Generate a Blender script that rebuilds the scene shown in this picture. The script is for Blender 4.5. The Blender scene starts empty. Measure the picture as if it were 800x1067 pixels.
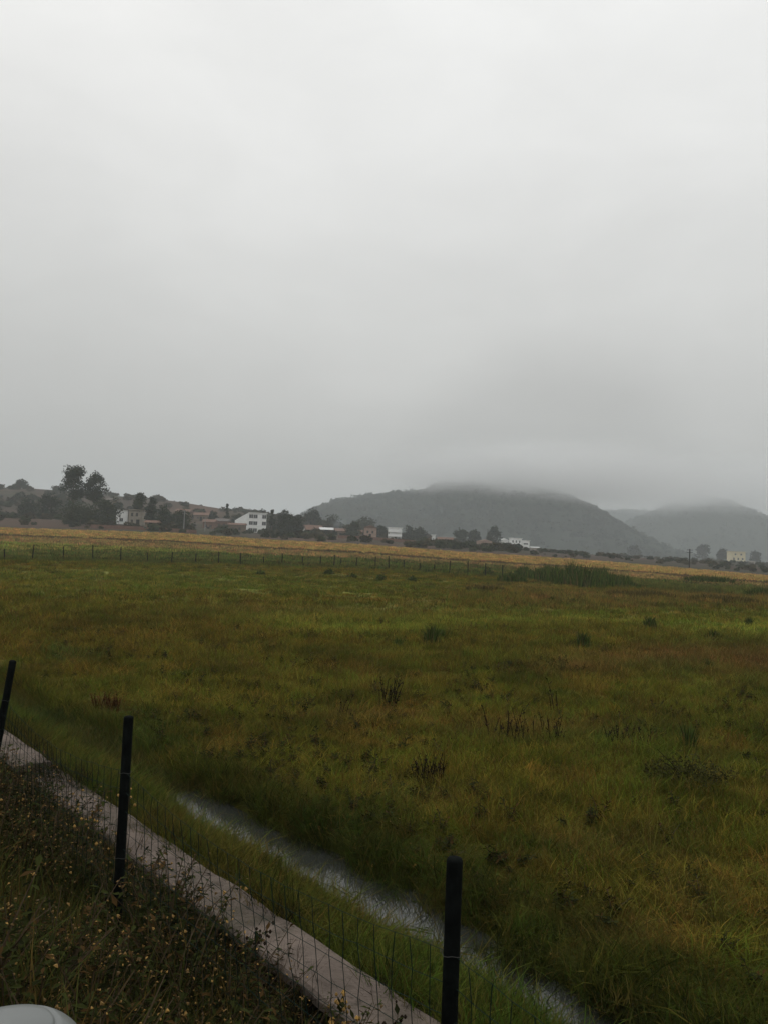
import bpy, bmesh, math, random
import numpy as np
from mathutils import Vector, Matrix, Euler, noise as mnoise

random.seed(7)
rng = np.random.default_rng(11)
PI = math.pi
SC = bpy.context.scene
COL = SC.collection

# ------------------------------------------------------------------ camera
F, EYE = 864.0, 2.75
PITCH, ROLL = math.radians(2.35), math.radians(2.5)
CAMROT = np.array((Matrix.Rotation(PI/2 + PITCH, 3, 'X') @ Matrix.Rotation(ROLL, 3, 'Z')))

def ray(x, y):
    return CAMROT @ np.array([(x-400)/F, -(y-533.5)/F, -1.0])

def at(x, y, z):                       # point of the photograph on the height z
    d = ray(x, y)
    return np.array([0, 0, EYE]) + d*((z-EYE)/d[2])

def at_d(x, y, dist):                  # point of the photograph at a depth along +Y
    d = ray(x, y)
    return np.array([0, 0, EYE]) + d*(dist/d[1])

def px(X, Y, Z):
    P = np.stack([np.asarray(X, float), np.asarray(Y, float), np.asarray(Z, float)-EYE], -1)
    c = P @ CAMROT
    w = np.maximum(-c[..., 2], 1e-3)
    return 400+F*c[..., 0]/w, 533.5-F*c[..., 1]/w

def hor(x):
    return 551.4 + np.asarray(x)*0.0437

# ------------------------------------------------------------------ numeric helpers
def sstep(a, b, x):
    t = np.clip((np.asarray(x, float)-a)/(b-a), 0, 1)
    return t*t*(3-2*t)

_perm = np.random.default_rng(5).random((256, 256))
def vnoise(x, y, s=1.0, o=0):
    x = np.asarray(x, float)/s + o*17.3; y = np.asarray(y, float)/s + o*31.7
    xi = np.floor(x).astype(int); yi = np.floor(y).astype(int)
    fx = x-xi; fy = y-yi
    fx = fx*fx*(3-2*fx); fy = fy*fy*(3-2*fy)
    g = lambda a, b: _perm[a % 256, b % 256]
    return (g(xi, yi)*(1-fx)+g(xi+1, yi)*fx)*(1-fy)+(g(xi, yi+1)*(1-fx)+g(xi+1, yi+1)*fx)*fy

def fbm(x, y, s, o=0, n=3):
    r = 0; a = 1; t = 0
    for k in range(n):
        r = r + a*vnoise(x, y, s/2**k, o+k); t += a; a *= .55
    return r/t

# ------------------------------------------------------------------ object helpers
def tag(o, label=None, cat=None, group=None, kind=None):
    if label: o['label'] = label
    if cat: o['category'] = cat
    if group: o['group'] = group
    if kind: o['kind'] = kind
    return o

def empty(name, loc, rz=0):
    o = bpy.data.objects.new(name, None)
    o.empty_display_size = .3
    o.location = loc; o.rotation_euler = (0, 0, rz)
    COL.objects.link(o)
    return o

class MB:
    def __init__(s): s.v = []; s.f = []; s.m = []
    def add(s, vs, fs, mi=0):
        b = len(s.v); s.v += [tuple(p) for p in vs]
        for f in fs: s.f.append(tuple(b+i for i in f)); s.m.append(mi)
    def box(s, x0, x1, y0, y1, z0, z1, mi=0):
        s.add([(x0,y0,z0),(x1,y0,z0),(x1,y1,z0),(x0,y1,z0),(x0,y0,z1),(x1,y0,z1),(x1,y1,z1),(x0,y1,z1)],
              [(0,3,2,1),(4,5,6,7),(0,1,5,4),(1,2,6,5),(2,3,7,6),(3,0,4,7)], mi)
    def tube(s, pts, rad, n=6, mi=0, cap=True):
        pts = [Vector(p) for p in pts]
        rs = rad if isinstance(rad, (list, tuple)) else [rad]*len(pts)
        rings = []
        for i, p in enumerate(pts):
            t = (pts[min(i+1, len(pts)-1)]-pts[max(i-1, 0)]).normalized()
            a = t.cross(Vector((0, 0, 1)))
            if a.length < .05: a = t.cross(Vector((0, 1, 0)))
            a.normalize(); b = t.cross(a)
            rings.append([p+(a*math.cos(2*PI*k/n)+b*math.sin(2*PI*k/n))*rs[i] for k in range(n)])
        vs = [q for r in rings for q in r]
        fs = []
        for i in range(len(pts)-1):
            for k in range(n):
                fs.append((i*n+k, i*n+(k+1) % n, (i+1)*n+(k+1) % n, (i+1)*n+k))
        if cap and n > 2:
            fs.append(tuple(range(n))[::-1]); fs.append(tuple((len(pts)-1)*n+k for k in range(n)))
        s.add(vs, fs, mi)
    def mesh(s, name, mats, smooth=False):
        me = bpy.data.meshes.new(name)
        me.from_pydata(s.v, [], s.f)
        for m in (mats if isinstance(mats, (list, tuple)) else [mats]): me.materials.append(m)
        me.polygons.foreach_set('material_index', s.m)
        if smooth: me.polygons.foreach_set('use_smooth', [True]*len(s.f))
        me.update()
        return me
    def build(s, name, mats, parent=None, smooth=False):
        o = bpy.data.objects.new(name, s.mesh(name, mats, smooth))
        COL.objects.link(o)
        if parent: o.parent = parent
        return o

def bevel(o, w, seg=2):
    bm = bmesh.new(); bm.from_mesh(o.data)
    bmesh.ops.recalc_face_normals(bm, faces=bm.faces)
    es = [e for e in bm.edges if e.is_manifold and e.calc_face_angle(0) > .5]
    bmesh.ops.bevel(bm, geom=es, offset=w, segments=seg, profile=.5, affect='EDGES', clamp_overlap=True)
    bm.to_mesh(o.data); bm.free()
    return o

def np_mesh(name, V, faces_quads, mats):
    me = bpy.data.meshes.new(name)
    V = np.asarray(V, np.float32); Q = np.asarray(faces_quads, np.int32)
    me.vertices.add(len(V)); me.vertices.foreach_set('co', V.ravel())
    me.loops.add(Q.size); me.loops.foreach_set('vertex_index', Q.ravel())
    me.polygons.add(len(Q)); me.polygons.foreach_set('loop_start', np.arange(0, Q.size, 4, dtype=np.int32))
    me.polygons.foreach_set('use_smooth', np.ones(len(Q), bool))
    for m in mats: me.materials.append(m)
    me.update(calc_edges=True)
    return me

# ------------------------------------------------------------------ materials
def mat(name, rgb=(.5,.5,.5), rough=.8, spec=.3, noise_s=None, noise_a=.25, bump=0, bump_s=20, attr=None,
        attr_inst=False, island=0, coat=0, metal=0, trans=0, dry=None, up=0):
    m = bpy.data.materials.new(name); m.use_nodes = True
    nt = m.node_tree; N = nt.nodes; L = nt.links
    b = N['Principled BSDF']
    b.inputs['Roughness'].default_value = rough
    b.inputs['Specular IOR Level'].default_value = spec
    b.inputs['Coat Weight'].default_value = coat
    b.inputs['Coat Roughness'].default_value = .05
    b.inputs['Metallic'].default_value = metal
    if attr:
        a = N.new('ShaderNodeAttribute'); a.attribute_name = attr
        if attr_inst: a.attribute_type = 'INSTANCER'
        src = a.outputs['Color']
    else:
        r = N.new('ShaderNodeRGB'); r.outputs[0].default_value = (*rgb, 1); src = r.outputs[0]
    def mul(src, fac):
        mx = N.new('ShaderNodeMix'); mx.data_type = 'RGBA'; mx.blend_type = 'MULTIPLY'
        mx.inputs['Factor'].default_value = 1
        L.new(src, mx.inputs['A']); L.new(fac, mx.inputs['B'])
        return mx.outputs['Result']
    def rng_node(v, lo, hi, a0=0., a1=1.):
        mr = N.new('ShaderNodeMapRange'); mr.inputs['To Min'].default_value = lo; mr.inputs['To Max'].default_value = hi
        mr.inputs['From Min'].default_value = a0; mr.inputs['From Max'].default_value = a1
        L.new(v, mr.inputs['Value']); return mr.outputs['Result']
    tc = N.new('ShaderNodeTexCoord')
    if noise_s:
        n = N.new('ShaderNodeTexNoise'); n.inputs['Scale'].default_value = noise_s; n.inputs['Detail'].default_value = 6
        n.inputs['Roughness'].default_value = .65
        L.new(tc.outputs['Object'], n.inputs['Vector'])
        src = mul(src, rng_node(n.outputs['Fac'], 1-noise_a, 1+noise_a, .3, .7))
    if island or dry:
        g = N.new('ShaderNodeNewGeometry')
        if island: src = mul(src, rng_node(g.outputs['Random Per Island'], 1-island, 1+island))
        if dry:
            w = N.new('ShaderNodeTexWhiteNoise'); w.noise_dimensions = '1D'
            L.new(g.outputs['Random Per Island'], w.inputs['W'])
            lt = N.new('ShaderNodeMath'); lt.operation = 'LESS_THAN'; lt.inputs[1].default_value = dry[0]
            L.new(w.outputs['Value'], lt.inputs[0])
            mx = N.new('ShaderNodeMix'); mx.data_type = 'RGBA'; mx.inputs['B'].default_value = (*dry[1], 1)
            L.new(lt.outputs[0], mx.inputs['Factor']); L.new(src, mx.inputs['A']); src = mx.outputs['Result']
    L.new(src, b.inputs['Base Color'])
    if bump:
        n = N.new('ShaderNodeTexNoise'); n.inputs['Scale'].default_value = bump_s; n.inputs['Detail'].default_value = 8
        L.new(tc.outputs['Object'], n.inputs['Vector'])
        bp = N.new('ShaderNodeBump'); bp.inputs['Strength'].default_value = bump; bp.inputs['Distance'].default_value = .05
        L.new(n.outputs['Fac'], bp.inputs['Height']); L.new(bp.outputs['Normal'], b.inputs['Normal'])
    if up:                                  # soft foliage shading: normals leaning towards the sky
        g2 = N.new('ShaderNodeNewGeometry')
        ad = N.new('ShaderNodeVectorMath'); ad.operation = 'ADD'; L.new(g2.outputs['Normal'], ad.inputs[0]); ad.inputs[1].default_value = (0, 0, up)
        nm = N.new('ShaderNodeVectorMath'); nm.operation = 'NORMALIZE'; L.new(ad.outputs[0], nm.inputs[0])
        L.new(nm.outputs[0], b.inputs['Normal'])
    if trans:
        t = N.new('ShaderNodeBsdfTranslucent'); L.new(src, t.inputs['Color'])
        ms = N.new('ShaderNodeMixShader'); ms.inputs[0].default_value = trans
        out = N['Material Output']
        L.new(b.outputs[0], ms.inputs[1]); L.new(t.outputs[0], ms.inputs[2]); L.new(ms.outputs[0], out.inputs['Surface'])
    return m

def vol_mat(name, density, color=(.97,.98,1), falloff=False, scale=1.6, aniso=0.0):
    m = bpy.data.materials.new(name); m.use_nodes = True
    nt = m.node_tree; N = nt.nodes; L = nt.links
    N.remove(N['Principled BSDF'])
    v = N.new('ShaderNodeVolumePrincipled')
    v.inputs['Color'].default_value = (*color, 1); v.inputs['Density'].default_value = density
    v.inputs['Anisotropy'].default_value = aniso
    L.new(v.outputs[0], N['Material Output'].inputs['Volume'])
    if falloff:
        tc = N.new('ShaderNodeTexCoord')
        ln = N.new('ShaderNodeVectorMath'); ln.operation = 'LENGTH'; L.new(tc.outputs['Object'], ln.inputs[0])
        mr = N.new('ShaderNodeMapRange'); mr.interpolation_type = 'SMOOTHSTEP'
        mr.inputs['From Min'].default_value = 0; mr.inputs['From Max'].default_value = .95
        mr.inputs['To Min'].default_value = 1; mr.inputs['To Max'].default_value = 0
        L.new(ln.outputs['Value'], mr.inputs['Value'])
        n = N.new('ShaderNodeTexNoise'); n.inputs['Scale'].default_value = scale; n.inputs['Detail'].default_value = 3
        L.new(tc.outputs['Object'], n.inputs['Vector'])
        nr = N.new('ShaderNodeMapRange'); nr.inputs['From Min'].default_value = .3; nr.inputs['From Max'].default_value = .7
        nr.inputs['To Min'].default_value = .25; nr.inputs['To Max'].default_value = 1.4
        L.new(n.outputs['Fac'], nr.inputs['Value'])
        pw = N.new('ShaderNodeMath'); pw.operation = 'POWER'; pw.inputs[1].default_value = 1.25; L.new(mr.outputs[0], pw.inputs[0])
        a = N.new('ShaderNodeMath'); a.operation = 'MULTIPLY'; L.new(pw.outputs[0], a.inputs[0]); L.new(nr.outputs[0], a.inputs[1])
        c = N.new('ShaderNodeMath'); c.operation = 'MULTIPLY'; L.new(a.outputs[0], c.inputs[0]); c.inputs[1].default_value = density
        L.new(c.outputs[0], v.inputs['Density'])
    return m

M = {}
M['ground'] = mat('ground_cover', attr='col', noise_s=1.3, noise_a=.35, bump=.6, bump_s=6, rough=.95, spec=.1)
M['grass'] = mat('grass_blade', attr='col', attr_inst=True, island=.35, rough=.9, spec=.02, dry=(.12, (.115,.082,.02)), trans=.2, up=1.3)
M['seed'] = mat('grass_seed_head', (.115,.078,.020), island=.6, rough=.9, spec=.02)
M['weed'] = mat('weed_leaf', (.024,.028,.0075), island=.7, rough=.85, spec=.04, trans=.2, dry=(.16, (.07,.04,.014)))
M['flower'] = mat('weed_flower', (.25,.145,.038), island=.7, rough=.8)
M['stem'] = mat('weed_stem', (.055,.035,.016), rough=.8)
M['concrete'] = mat('weathered_concrete', (.124,.098,.081), noise_s=3.5, noise_a=.35, bump=.35, bump_s=30, rough=.95, spec=.15)
def stained(m):
    """dark damp blotches, moss and pits of old concrete"""
    nt = m.node_tree; N = nt.nodes; L = nt.links; b = N['Principled BSDF']
    src = b.inputs['Base Color'].links[0].from_socket
    tc = N.new('ShaderNodeTexCoord')
    for sc, det, lo, hi, colr, amt in ((1.7, 8, .50, .66, (.035,.034,.02), .75), (9, 6, .56, .66, (.03,.024,.017), .7), (55, 2, .62, .72, (.028,.022,.018), .6), (4.2, 6, .6, .72, (.17,.135,.11), .5)):
        n = N.new('ShaderNodeTexNoise'); n.inputs['Scale'].default_value = sc; n.inputs['Detail'].default_value = det; n.inputs['Roughness'].default_value = .7
        L.new(tc.outputs['Object'], n.inputs['Vector'])
        r = N.new('ShaderNodeMapRange'); r.inputs['From Min'].default_value = lo; r.inputs['From Max'].default_value = hi; r.inputs['To Max'].default_value = amt
        L.new(n.outputs['Fac'], r.inputs['Value'])
        x = N.new('ShaderNodeMix'); x.data_type = 'RGBA'; x.inputs['B'].default_value = (*colr, 1)
        L.new(r.outputs[0], x.inputs['Factor']); L.new(src, x.inputs['A']); src = x.outputs['Result']
    L.new(src, b.inputs['Base Color'])
stained(M['concrete'])
M['post'] = mat('dark_post', (.005,.006,.0055), noise_s=12, noise_a=.5, rough=.85, spec=.03, bump=.15, bump_s=40)
M['wire'] = mat('net_wire', (.010,.020,.016), rough=.9, spec=.05)
M['tie'] = mat('tie_wire', (.05,.05,.045), rough=.8, spec=.1)
M['stalk'] = mat('dark_stalk', (.016,.011,.007), island=.4, rough=.95, spec=.02)
M['reed'] = mat('reed_blade', (.042,.060,.014), island=.6, rough=.95, spec=.0, up=.5, dry=(.15, (.09,.07,.028)))
M['shrub'] = mat('dark_shrub_leaf', (.034,.033,.011), island=.6, rough=.95, spec=.0)
M['bark'] = mat('bark', (.07,.055,.04), noise_s=3, rough=.95)
M['leaf'] = mat('leaf_mid', (.026,.034,.016), island=.5, noise_s=.25, noise_a=.35, rough=.95, spec=.03, up=.45)
M['leafd'] = mat('leaf_dark', (.018,.026,.015), island=.5, noise_s=.25, noise_a=.35, rough=.95, spec=.03, up=.45)
M['leafb'] = mat('leaf_brownish', (.05,.045,.025), island=.5, noise_s=.25, noise_a=.4, rough=.9, spec=.1)
M['hill'] = mat('wooded_hillside', (.030,.039,.030), noise_s=.02, noise_a=.3, bump=.3, bump_s=.08, rough=1, spec=0)
M['woods'] = mat('hill_trees', attr='col', attr_inst=True, island=.12, rough=1, spec=0, up=1.0)
M['bush'] = mat('scrub_leaf', (.025,.031,.016), island=.4, rough=1, spec=0, up=.7)
M['bushb'] = mat('scrub_leaf_brown', (.038,.032,.018), island=.4, rough=1, spec=0, up=.7)
M['white'] = mat('whitewash', (.82,.82,.80), noise_s=.6, noise_a=.1, rough=.85)
M['pane'] = mat('dark_pane', (.02,.022,.025), rough=.15, spec=.5)
M['brick'] = mat('red_brick', (.16,.09,.066), noise_s=1.2, noise_a=.25, rough=.95)
M['mud'] = mat('mud_brick', (.15,.11,.08), noise_s=1.2, noise_a=.25, rough=.95)
M['beige'] = mat('beige_render', (.30,.26,.21), noise_s=.8, noise_a=.2, rough=.9)
M['pink'] = mat('pink_brick', (.33,.22,.17), noise_s=.8, noise_a=.2, rough=.9)
M['yellow'] = mat('yellow_render', (.62,.55,.36), noise_s=.6, noise_a=.12, rough=.9)
M['tile'] = mat('grey_tile', (.11,.095,.085), noise_s=1.5, noise_a=.3, rough=.95)
M['tiler'] = mat('brown_tile', (.15,.085,.06), noise_s=1.5, noise_a=.3, rough=.95)
M['tin'] = mat('pale_tin', (.55,.55,.54), rough=.5)
M['pole'] = mat('pole_concrete', (.22,.22,.21), rough=.9)
M['poled'] = mat('pole_dark', (.016,.015,.014), rough=.9, spec=.05)
M['asphalt'] = mat('asphalt', (.05,.05,.05), noise_s=8, noise_a=.2, bump=.3, bump_s=120, rough=.95)
M['paint'] = mat('white_car_paint', (.15,.16,.155), rough=.45, spec=.3, coat=.25)
M['rubber'] = mat('rubber', (.015,.015,.015), rough=.8)
M['alloy'] = mat('alloy', (.5,.5,.5), rough=.3, metal=1)
M['lamp'] = mat('lamp_glass', (.6,.62,.65), rough=.1, spec=.6)
M['mirror'] = mat('mirror_glass', (.8,.8,.8), rough=.02, metal=1)
M['black'] = mat('black_trim', (.012,.012,.012), rough=.5)

# ------------------------------------------------------------------ terrain
U = np.array([-.645, .764]); NN = np.array([.764, .645])
kx = np.array([0,60,100,140,180,230,280,330,380,470,530,580,680,800.])
yA = np.array([549,551.5,553,554.5,556,559.5,563,565.5,568,575,579,582,589.6,600])
yV = np.array([540,542,544,546,549,554,557.5,559.5,562,569,572.5,576.5,584,592])
yH = np.array([509,512,516,520,523,531,538.5,545,553,566,572,575,582,588.5])
zA = EYE+(hor(kx)-yA)/F*230
zV = EYE+(hor(kx)-yV)/F*330
zH = EYE+(hor(kx)-yH)/F*600

tk = [-50, .70, .95, 1.55, 2.2, 2.42, 2.48, 2.86, 2.9, 3.4, 3.95, 4.1, 4.72, 4.9, 5.4, 6.2, 500]
zk = [1.15, 1.15, 1.0, .52, .38, .24, .40, .40, .46, .30, -.10, -.22, -.22, .01, .06, .0, .0]

def zground(X, Y):
    X = np.asarray(X, float); Y = np.asarray(Y, float)
    t = X*NN[0]+Y*NN[1]
    d = np.hypot(X, Y); az = np.abs(np.arctan2(X, Y))
    q = np.where(Y > .3*d, 400+F*X/np.maximum(Y, 1e-3), np.where(X < 0, -500., 1300.))
    w = 1-sstep(1.5, 2.4, az)
    d = np.where(np.abs(Y) > .75*d, np.abs(Y), d)
    a = np.interp(q, kx, zA); v = np.interp(q, kx, zV); h = np.interp(q, kx, zH)
    far = np.where(d < 230, a*np.clip((d-95)/135, 0, 1),
          np.where(d < 330, a+(v-a)*sstep(236, 330, d),
          np.where(d < 600, v+(h-v)*sstep(330, 600, d), h+(np.minimum(h, 8)*.5-h)*sstep(620, 1000, d))))
    far = far*w
    far = far + np.where(d > 240, (fbm(X, Y, 60, 3)-.5)*2.5*sstep(240, 420, d), 0)
    und = (fbm(X, Y, 3.2, 1)-.5)*.22*sstep(5.2, 8, t)*(1-sstep(60, 110, d)) + (fbm(X, Y, 14, 2)-.5)*.35*sstep(7, 20, t)*(1-sstep(60, 110, d))
    und = und + (vnoise(X, Y, .5, 4)-.5)*.06*sstep(.8, 1.1, t)*(1-sstep(10, 20, t))*(1-((t > 2.3) & (t < 3)))
    s_ = X*U[0]+Y*U[1]
    w_ = sstep(3.6, 3.95, t)*(1-sstep(5.2, 5.8, t))
    t = t+w_*((fbm(X, Y, .8, 51)-.5)*.3+.26*(1-sstep(2.2, 5.2, s_))*sstep(4.2, 4.5, t))
    return np.interp(t, tk, zk) + und + far

# patches of differing growth: centre and half size as seen, colour, strength
LIME = (.24,.25,.034); RED = (.15,.082,.027); BRN = (.18,.118,.036); GRN = (.07,.105,.02); DRY = (.21,.125,.036)
PATCH = [(375,657,85,6,LIME,.9),(480,649,70,5,LIME,.7),(300,648,60,5,LIME,.5),(620,648,90,5,LIME,.5),(785,657,70,9,LIME,.9),
  (330,638,110,6,RED,.55),(430,640,50,5,RED,.4),(790,692,90,14,RED,.9),(700,682,60,7,RED,.5),(610,694,60,9,DRY,.7),(690,690,40,6,DRY,.5),
  (108,609,16,3,RED,.9),(112,738,18,9,RED,.9),(380,750,70,8,RED,.5),(560,765,110,12,RED,.45),(640,772,60,10,GRN,.7),
  (65,684,24,8,GRN,.9),(45,760,60,14,GRN,.6),(120,780,60,25,GRN,.55),(620,975,70,30,BRN,.5),(735,940,60,30,DRY,.35),(520,930,40,25,BRN,.3),
  (660,624,170,8,BRN,.85),(540,612,60,5,BRN,.7),(640,634,110,3,RED,.6),(180,612,260,9,(.155,.165,.026),.6),(100,598,200,6,(.165,.175,.028),.6),
  (430,640,300,10,(.16,.165,.025),.55),(700,700,25,8,GRN,.6),(785,712,30,8,GRN,.5),(440,830,50,12,GRN,.5),(720,800,60,16,GRN,.4),(650,880,80,16,(.06,.06,.02),.5)]
yF = (np.array([0,200,300,400,460,520,560,650,800.]), np.array([582,585,588,592,595,599,604,611,622.]))

def gcol(X, Y, Z=None):
    X = np.asarray(X, float); Y = np.asarray(Y, float)
    if Z is None: Z = zground(X, Y)
    t = X*NN[0]+Y*NN[1]; d = np.hypot(X, Y)
    u, v = px(X, np.maximum(Y, .2), Z)
    n1 = fbm(X, Y, 5, 11)[..., None]; n2 = fbm(X, Y, 17, 12)[..., None]; n3 = fbm(X, Y, 1.6, 13)[..., None]
    c = np.array([.138,.127,.0165])*np.ones(X.shape+(3,))
    mixc = lambda c, k, w: c+(np.array(k)-c)*w
    c = mixc(c, (.094,.110,.013), np.clip((n1-.45)*3, 0, .8))
    c = mixc(c, (.15,.09,.015), np.clip((n2-.5)*3.5, 0, .45))
    c = mixc(c, (.062,.06,.009), np.clip((n3-.55)*5, 0, .75))
    n6 = vnoise(X, Y, .45, 17)[..., None]; n7 = vnoise(X, Y, .8, 18)[..., None]
    c = mixc(c, (.058,.066,.010), np.clip((n6-.6)*4, 0, .7))
    c = mixc(c, (.21,.14,.026), np.clip((n7-.7)*4, 0, .45))
    wob = (n1[..., 0]-.5)*6
    for (cx, cy, rx, ry, k, s) in PATCH:
        g = np.exp(-(((u-cx)/rx)**2+((v-cy+wob*.4)/ry)**2))*s*(Y > 0)
        c = mixc(c, k, np.clip(g*(.6+.8*n3[..., 0]), 0, 1)[..., None])
    near = (t < 60)
    # strip between the kerb and the stream, dark weeds of the near bank
    c = np.where(((t > 2.86) & (t < 4.05))[..., None], mixc(np.array([.052,.074,.011])*np.ones_like(c), (.085,.065,.014), np.clip((n1-.45)*3.5, 0, .6)), c)
    c = np.where((t <= 2.86)[..., None], np.array([.026,.022,.012]), c)
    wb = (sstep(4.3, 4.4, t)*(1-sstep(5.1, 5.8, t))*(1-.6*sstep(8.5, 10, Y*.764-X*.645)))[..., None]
    c = mixc(c, (.034,.043,.008), wb*.8)  # shadow along the far bank, painted into the ground and grass colour
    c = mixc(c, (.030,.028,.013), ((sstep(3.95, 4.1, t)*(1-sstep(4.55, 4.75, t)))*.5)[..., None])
    # far bands
    ya = np.interp(u, kx, yA); yf = np.interp(u, *yF); e = v-ya
    front = (Y > 40)
    ee = e+wob*.15
    beyond = front & (v < yf+wob*.5) & (e > -60)
    band = np.where((ee > 17)[..., None], np.array([.17,.165,.035]),
           np.where((ee > 10.5)[..., None], np.array([.215,.15,.055]),
           np.where((ee > 8.7)[..., None], np.array([.085,.058,.03]), np.array([.31,.205,.062]))))
    band = band*(1.0+.65*n1)
    dk = (sstep(-1, 2, v-yf+9+wob)*(1-sstep(3, 6, v-yf+9+wob)))[..., None]
    c = np.where(beyond[..., None], band, c)
    c = mixc(c, (.075,.09,.022), np.where((front & (v > yf-7-abs(wob)) & (v < yf+3)), .75, 0)[..., None])
    up = front & ((e < -.3) | (d > 245))
    n4 = fbm(X, Y, 40, 15)[..., None]; n5 = vnoise(X*.3, Y, 9, 16)[..., None]
    hillc = mixc(np.array([.036,.024,.015])*np.ones_like(c), (.026,.026,.013), np.clip((n4-.42)*5, 0, 1))
    hillc = mixc(hillc, (.066,.036,.024), np.clip((n5-.62)*4, 0, .7))
    for (cx, cy, rx, ry, k, w_) in ((205, 533, 30, 8, (.085,.042,.028), .9), (25, 543, 70, 6, (.062,.036,.023), .8), (330, 560, 60, 4, (.075,.042,.028), .7), (440, 569, 60, 3, (.08,.045,.03), .7), (640, 574, 70, 7, (.07,.052,.045), .6)):
        g = np.exp(-(((u-cx)/rx)**2+((v-cy)/ry)**2))*w_
        hillc = mixc(hillc, k, np.clip(g*(.5+n4[..., 0]), 0, 1)[..., None])
    c = np.where(up[..., None], hillc, c)
    return np.clip(c, .003, 1)

def make_ground():
    r = np.concatenate([np.linspace(.3, 2.0, 12), np.geomspace(2.05, 230, 330), np.geomspace(233, 620, 60), np.geomspace(640, 4000, 22)])
    a = np.concatenate([np.radians(np.arange(-180, -48, 4)), np.radians(np.arange(-48, 48, .4)), np.radians(np.arange(48, 180, 4))])
    A, Rr = np.meshgrid(a, r)
    X = Rr*np.sin(A); Y = Rr*np.cos(A)
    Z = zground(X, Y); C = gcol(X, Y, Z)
    nr, na = X.shape
    V = np.stack([X, Y, Z], -1).reshape(-1, 3)
    i, j = np.meshgrid(np.arange(nr-1), np.arange(na), indexing='ij')
    j2 = (j+1) % na
    Q = np.stack([i*na+j, i*na+j2, (i+1)*na+j2, (i+1)*na+j], -1).reshape(-1, 4)[:, ::-1]
    # hub
    hub = len(V); V = np.vstack([V, [[0, 0, 1.15]]])
    Cc = np.vstack([C.reshape(-1, 3), [[.05, .05, .05]]])
    k = np.arange(0, na-1, 2)
    H = np.stack([np.full_like(k, hub), k, k+1, (k+2) % na], -1)
    Q = np.vstack([Q, H[:, [0, 3, 2, 1]]])
    me = np_mesh('ground', V, Q, [M['ground']])
    at_ = me.attributes.new('col', 'FLOAT_COLOR', 'POINT')
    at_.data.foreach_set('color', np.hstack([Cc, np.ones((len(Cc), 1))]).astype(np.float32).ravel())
    o = bpy.data.objects.new('ground', me); COL.objects.link(o)
    tag(o, kind='structure')
make_ground()

# road beside the camera
def strip(name, t0, t1, s0, s1, z, m, n=40):
    mb = MB(); vs = []
    for i in range(n+1):
        s = s0+(s1-s0)*i/n
        for t in (t0, t1):
            p = U*s+NN*t; vs.append((p[0], p[1], z))
    mb.add(vs, [(2*i, 2*i+1, 2*i+3, 2*i+2) for i in range(n)])
    return mb.build(name, m)
tag(strip('road', -6.2, .62, -60, 90, 1.156, M['asphalt']), kind='structure')

# ------------------------------------------------------------------ water of the stream
def make_stream():
    mb = MB(); vs = []
    n = 60
    for i in range(n+1):
        s = -7+16.4*i/n
        tw = (1-sstep(8.3, 9.4, s))*(.62+.38*sstep(2.2, 4.6, s))
        c = 4.41+.06*math.sin(s*1.3)+.04*math.sin(s*3.1)
        c += .06*(1-sstep(2.2, 4.6, s)); wn = .09*mnoise.noise(Vector((s*1.6, 0, 0))); wf = .10*mnoise.noise(Vector((s*1.9, 5, 0)))
        for t in (c-(.36+wn)*tw, c+(.36+wf)*tw):
            p = U*s+NN*t; vs.append((p[0], p[1], -.10))
    mb.add(vs, [(2*i, 2*i+1, 2*i+3, 2*i+2) for i in range(n)])
    m = mat('stream_water', (.03,.032,.028), rough=.02, spec=.42, bump=.012, bump_s=4)
    tag(mb.build('water', m), kind='structure')
make_stream()

# ------------------------------------------------------------------ instanced ground cover
def blades(n, rad, hmin, hmax, w, lean=.5, seed=0, mi=0, mb=None):
    rr = random.Random(seed); mb = mb or MB()
    for k in range(n):
        a = rr.uniform(0, 2*PI); r = rad*math.sqrt(rr.random())
        b = Vector((r*math.cos(a), r*math.sin(a), -.03))
        h = rr.uniform(hmin, hmax); ln = rr.uniform(0, lean)*h
        da = rr.uniform(0, 2*PI); dv = Vector((math.cos(da), math.sin(da), 0))
        fa = rr.uniform(0, PI); side = Vector((math.cos(fa), math.sin(fa), 0))*w*rr.uniform(.6, 1.3)
        m_ = b+Vector((0, 0, h*.6))+dv*ln*.35; tp = b+Vector((0, 0, h))+dv*ln
        mb.add([b-side, b+side, m_+side*.75, m_-side*.75, tp], [(0, 1, 2, 3), (3, 2, 4)], mi)
    return mb

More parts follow.
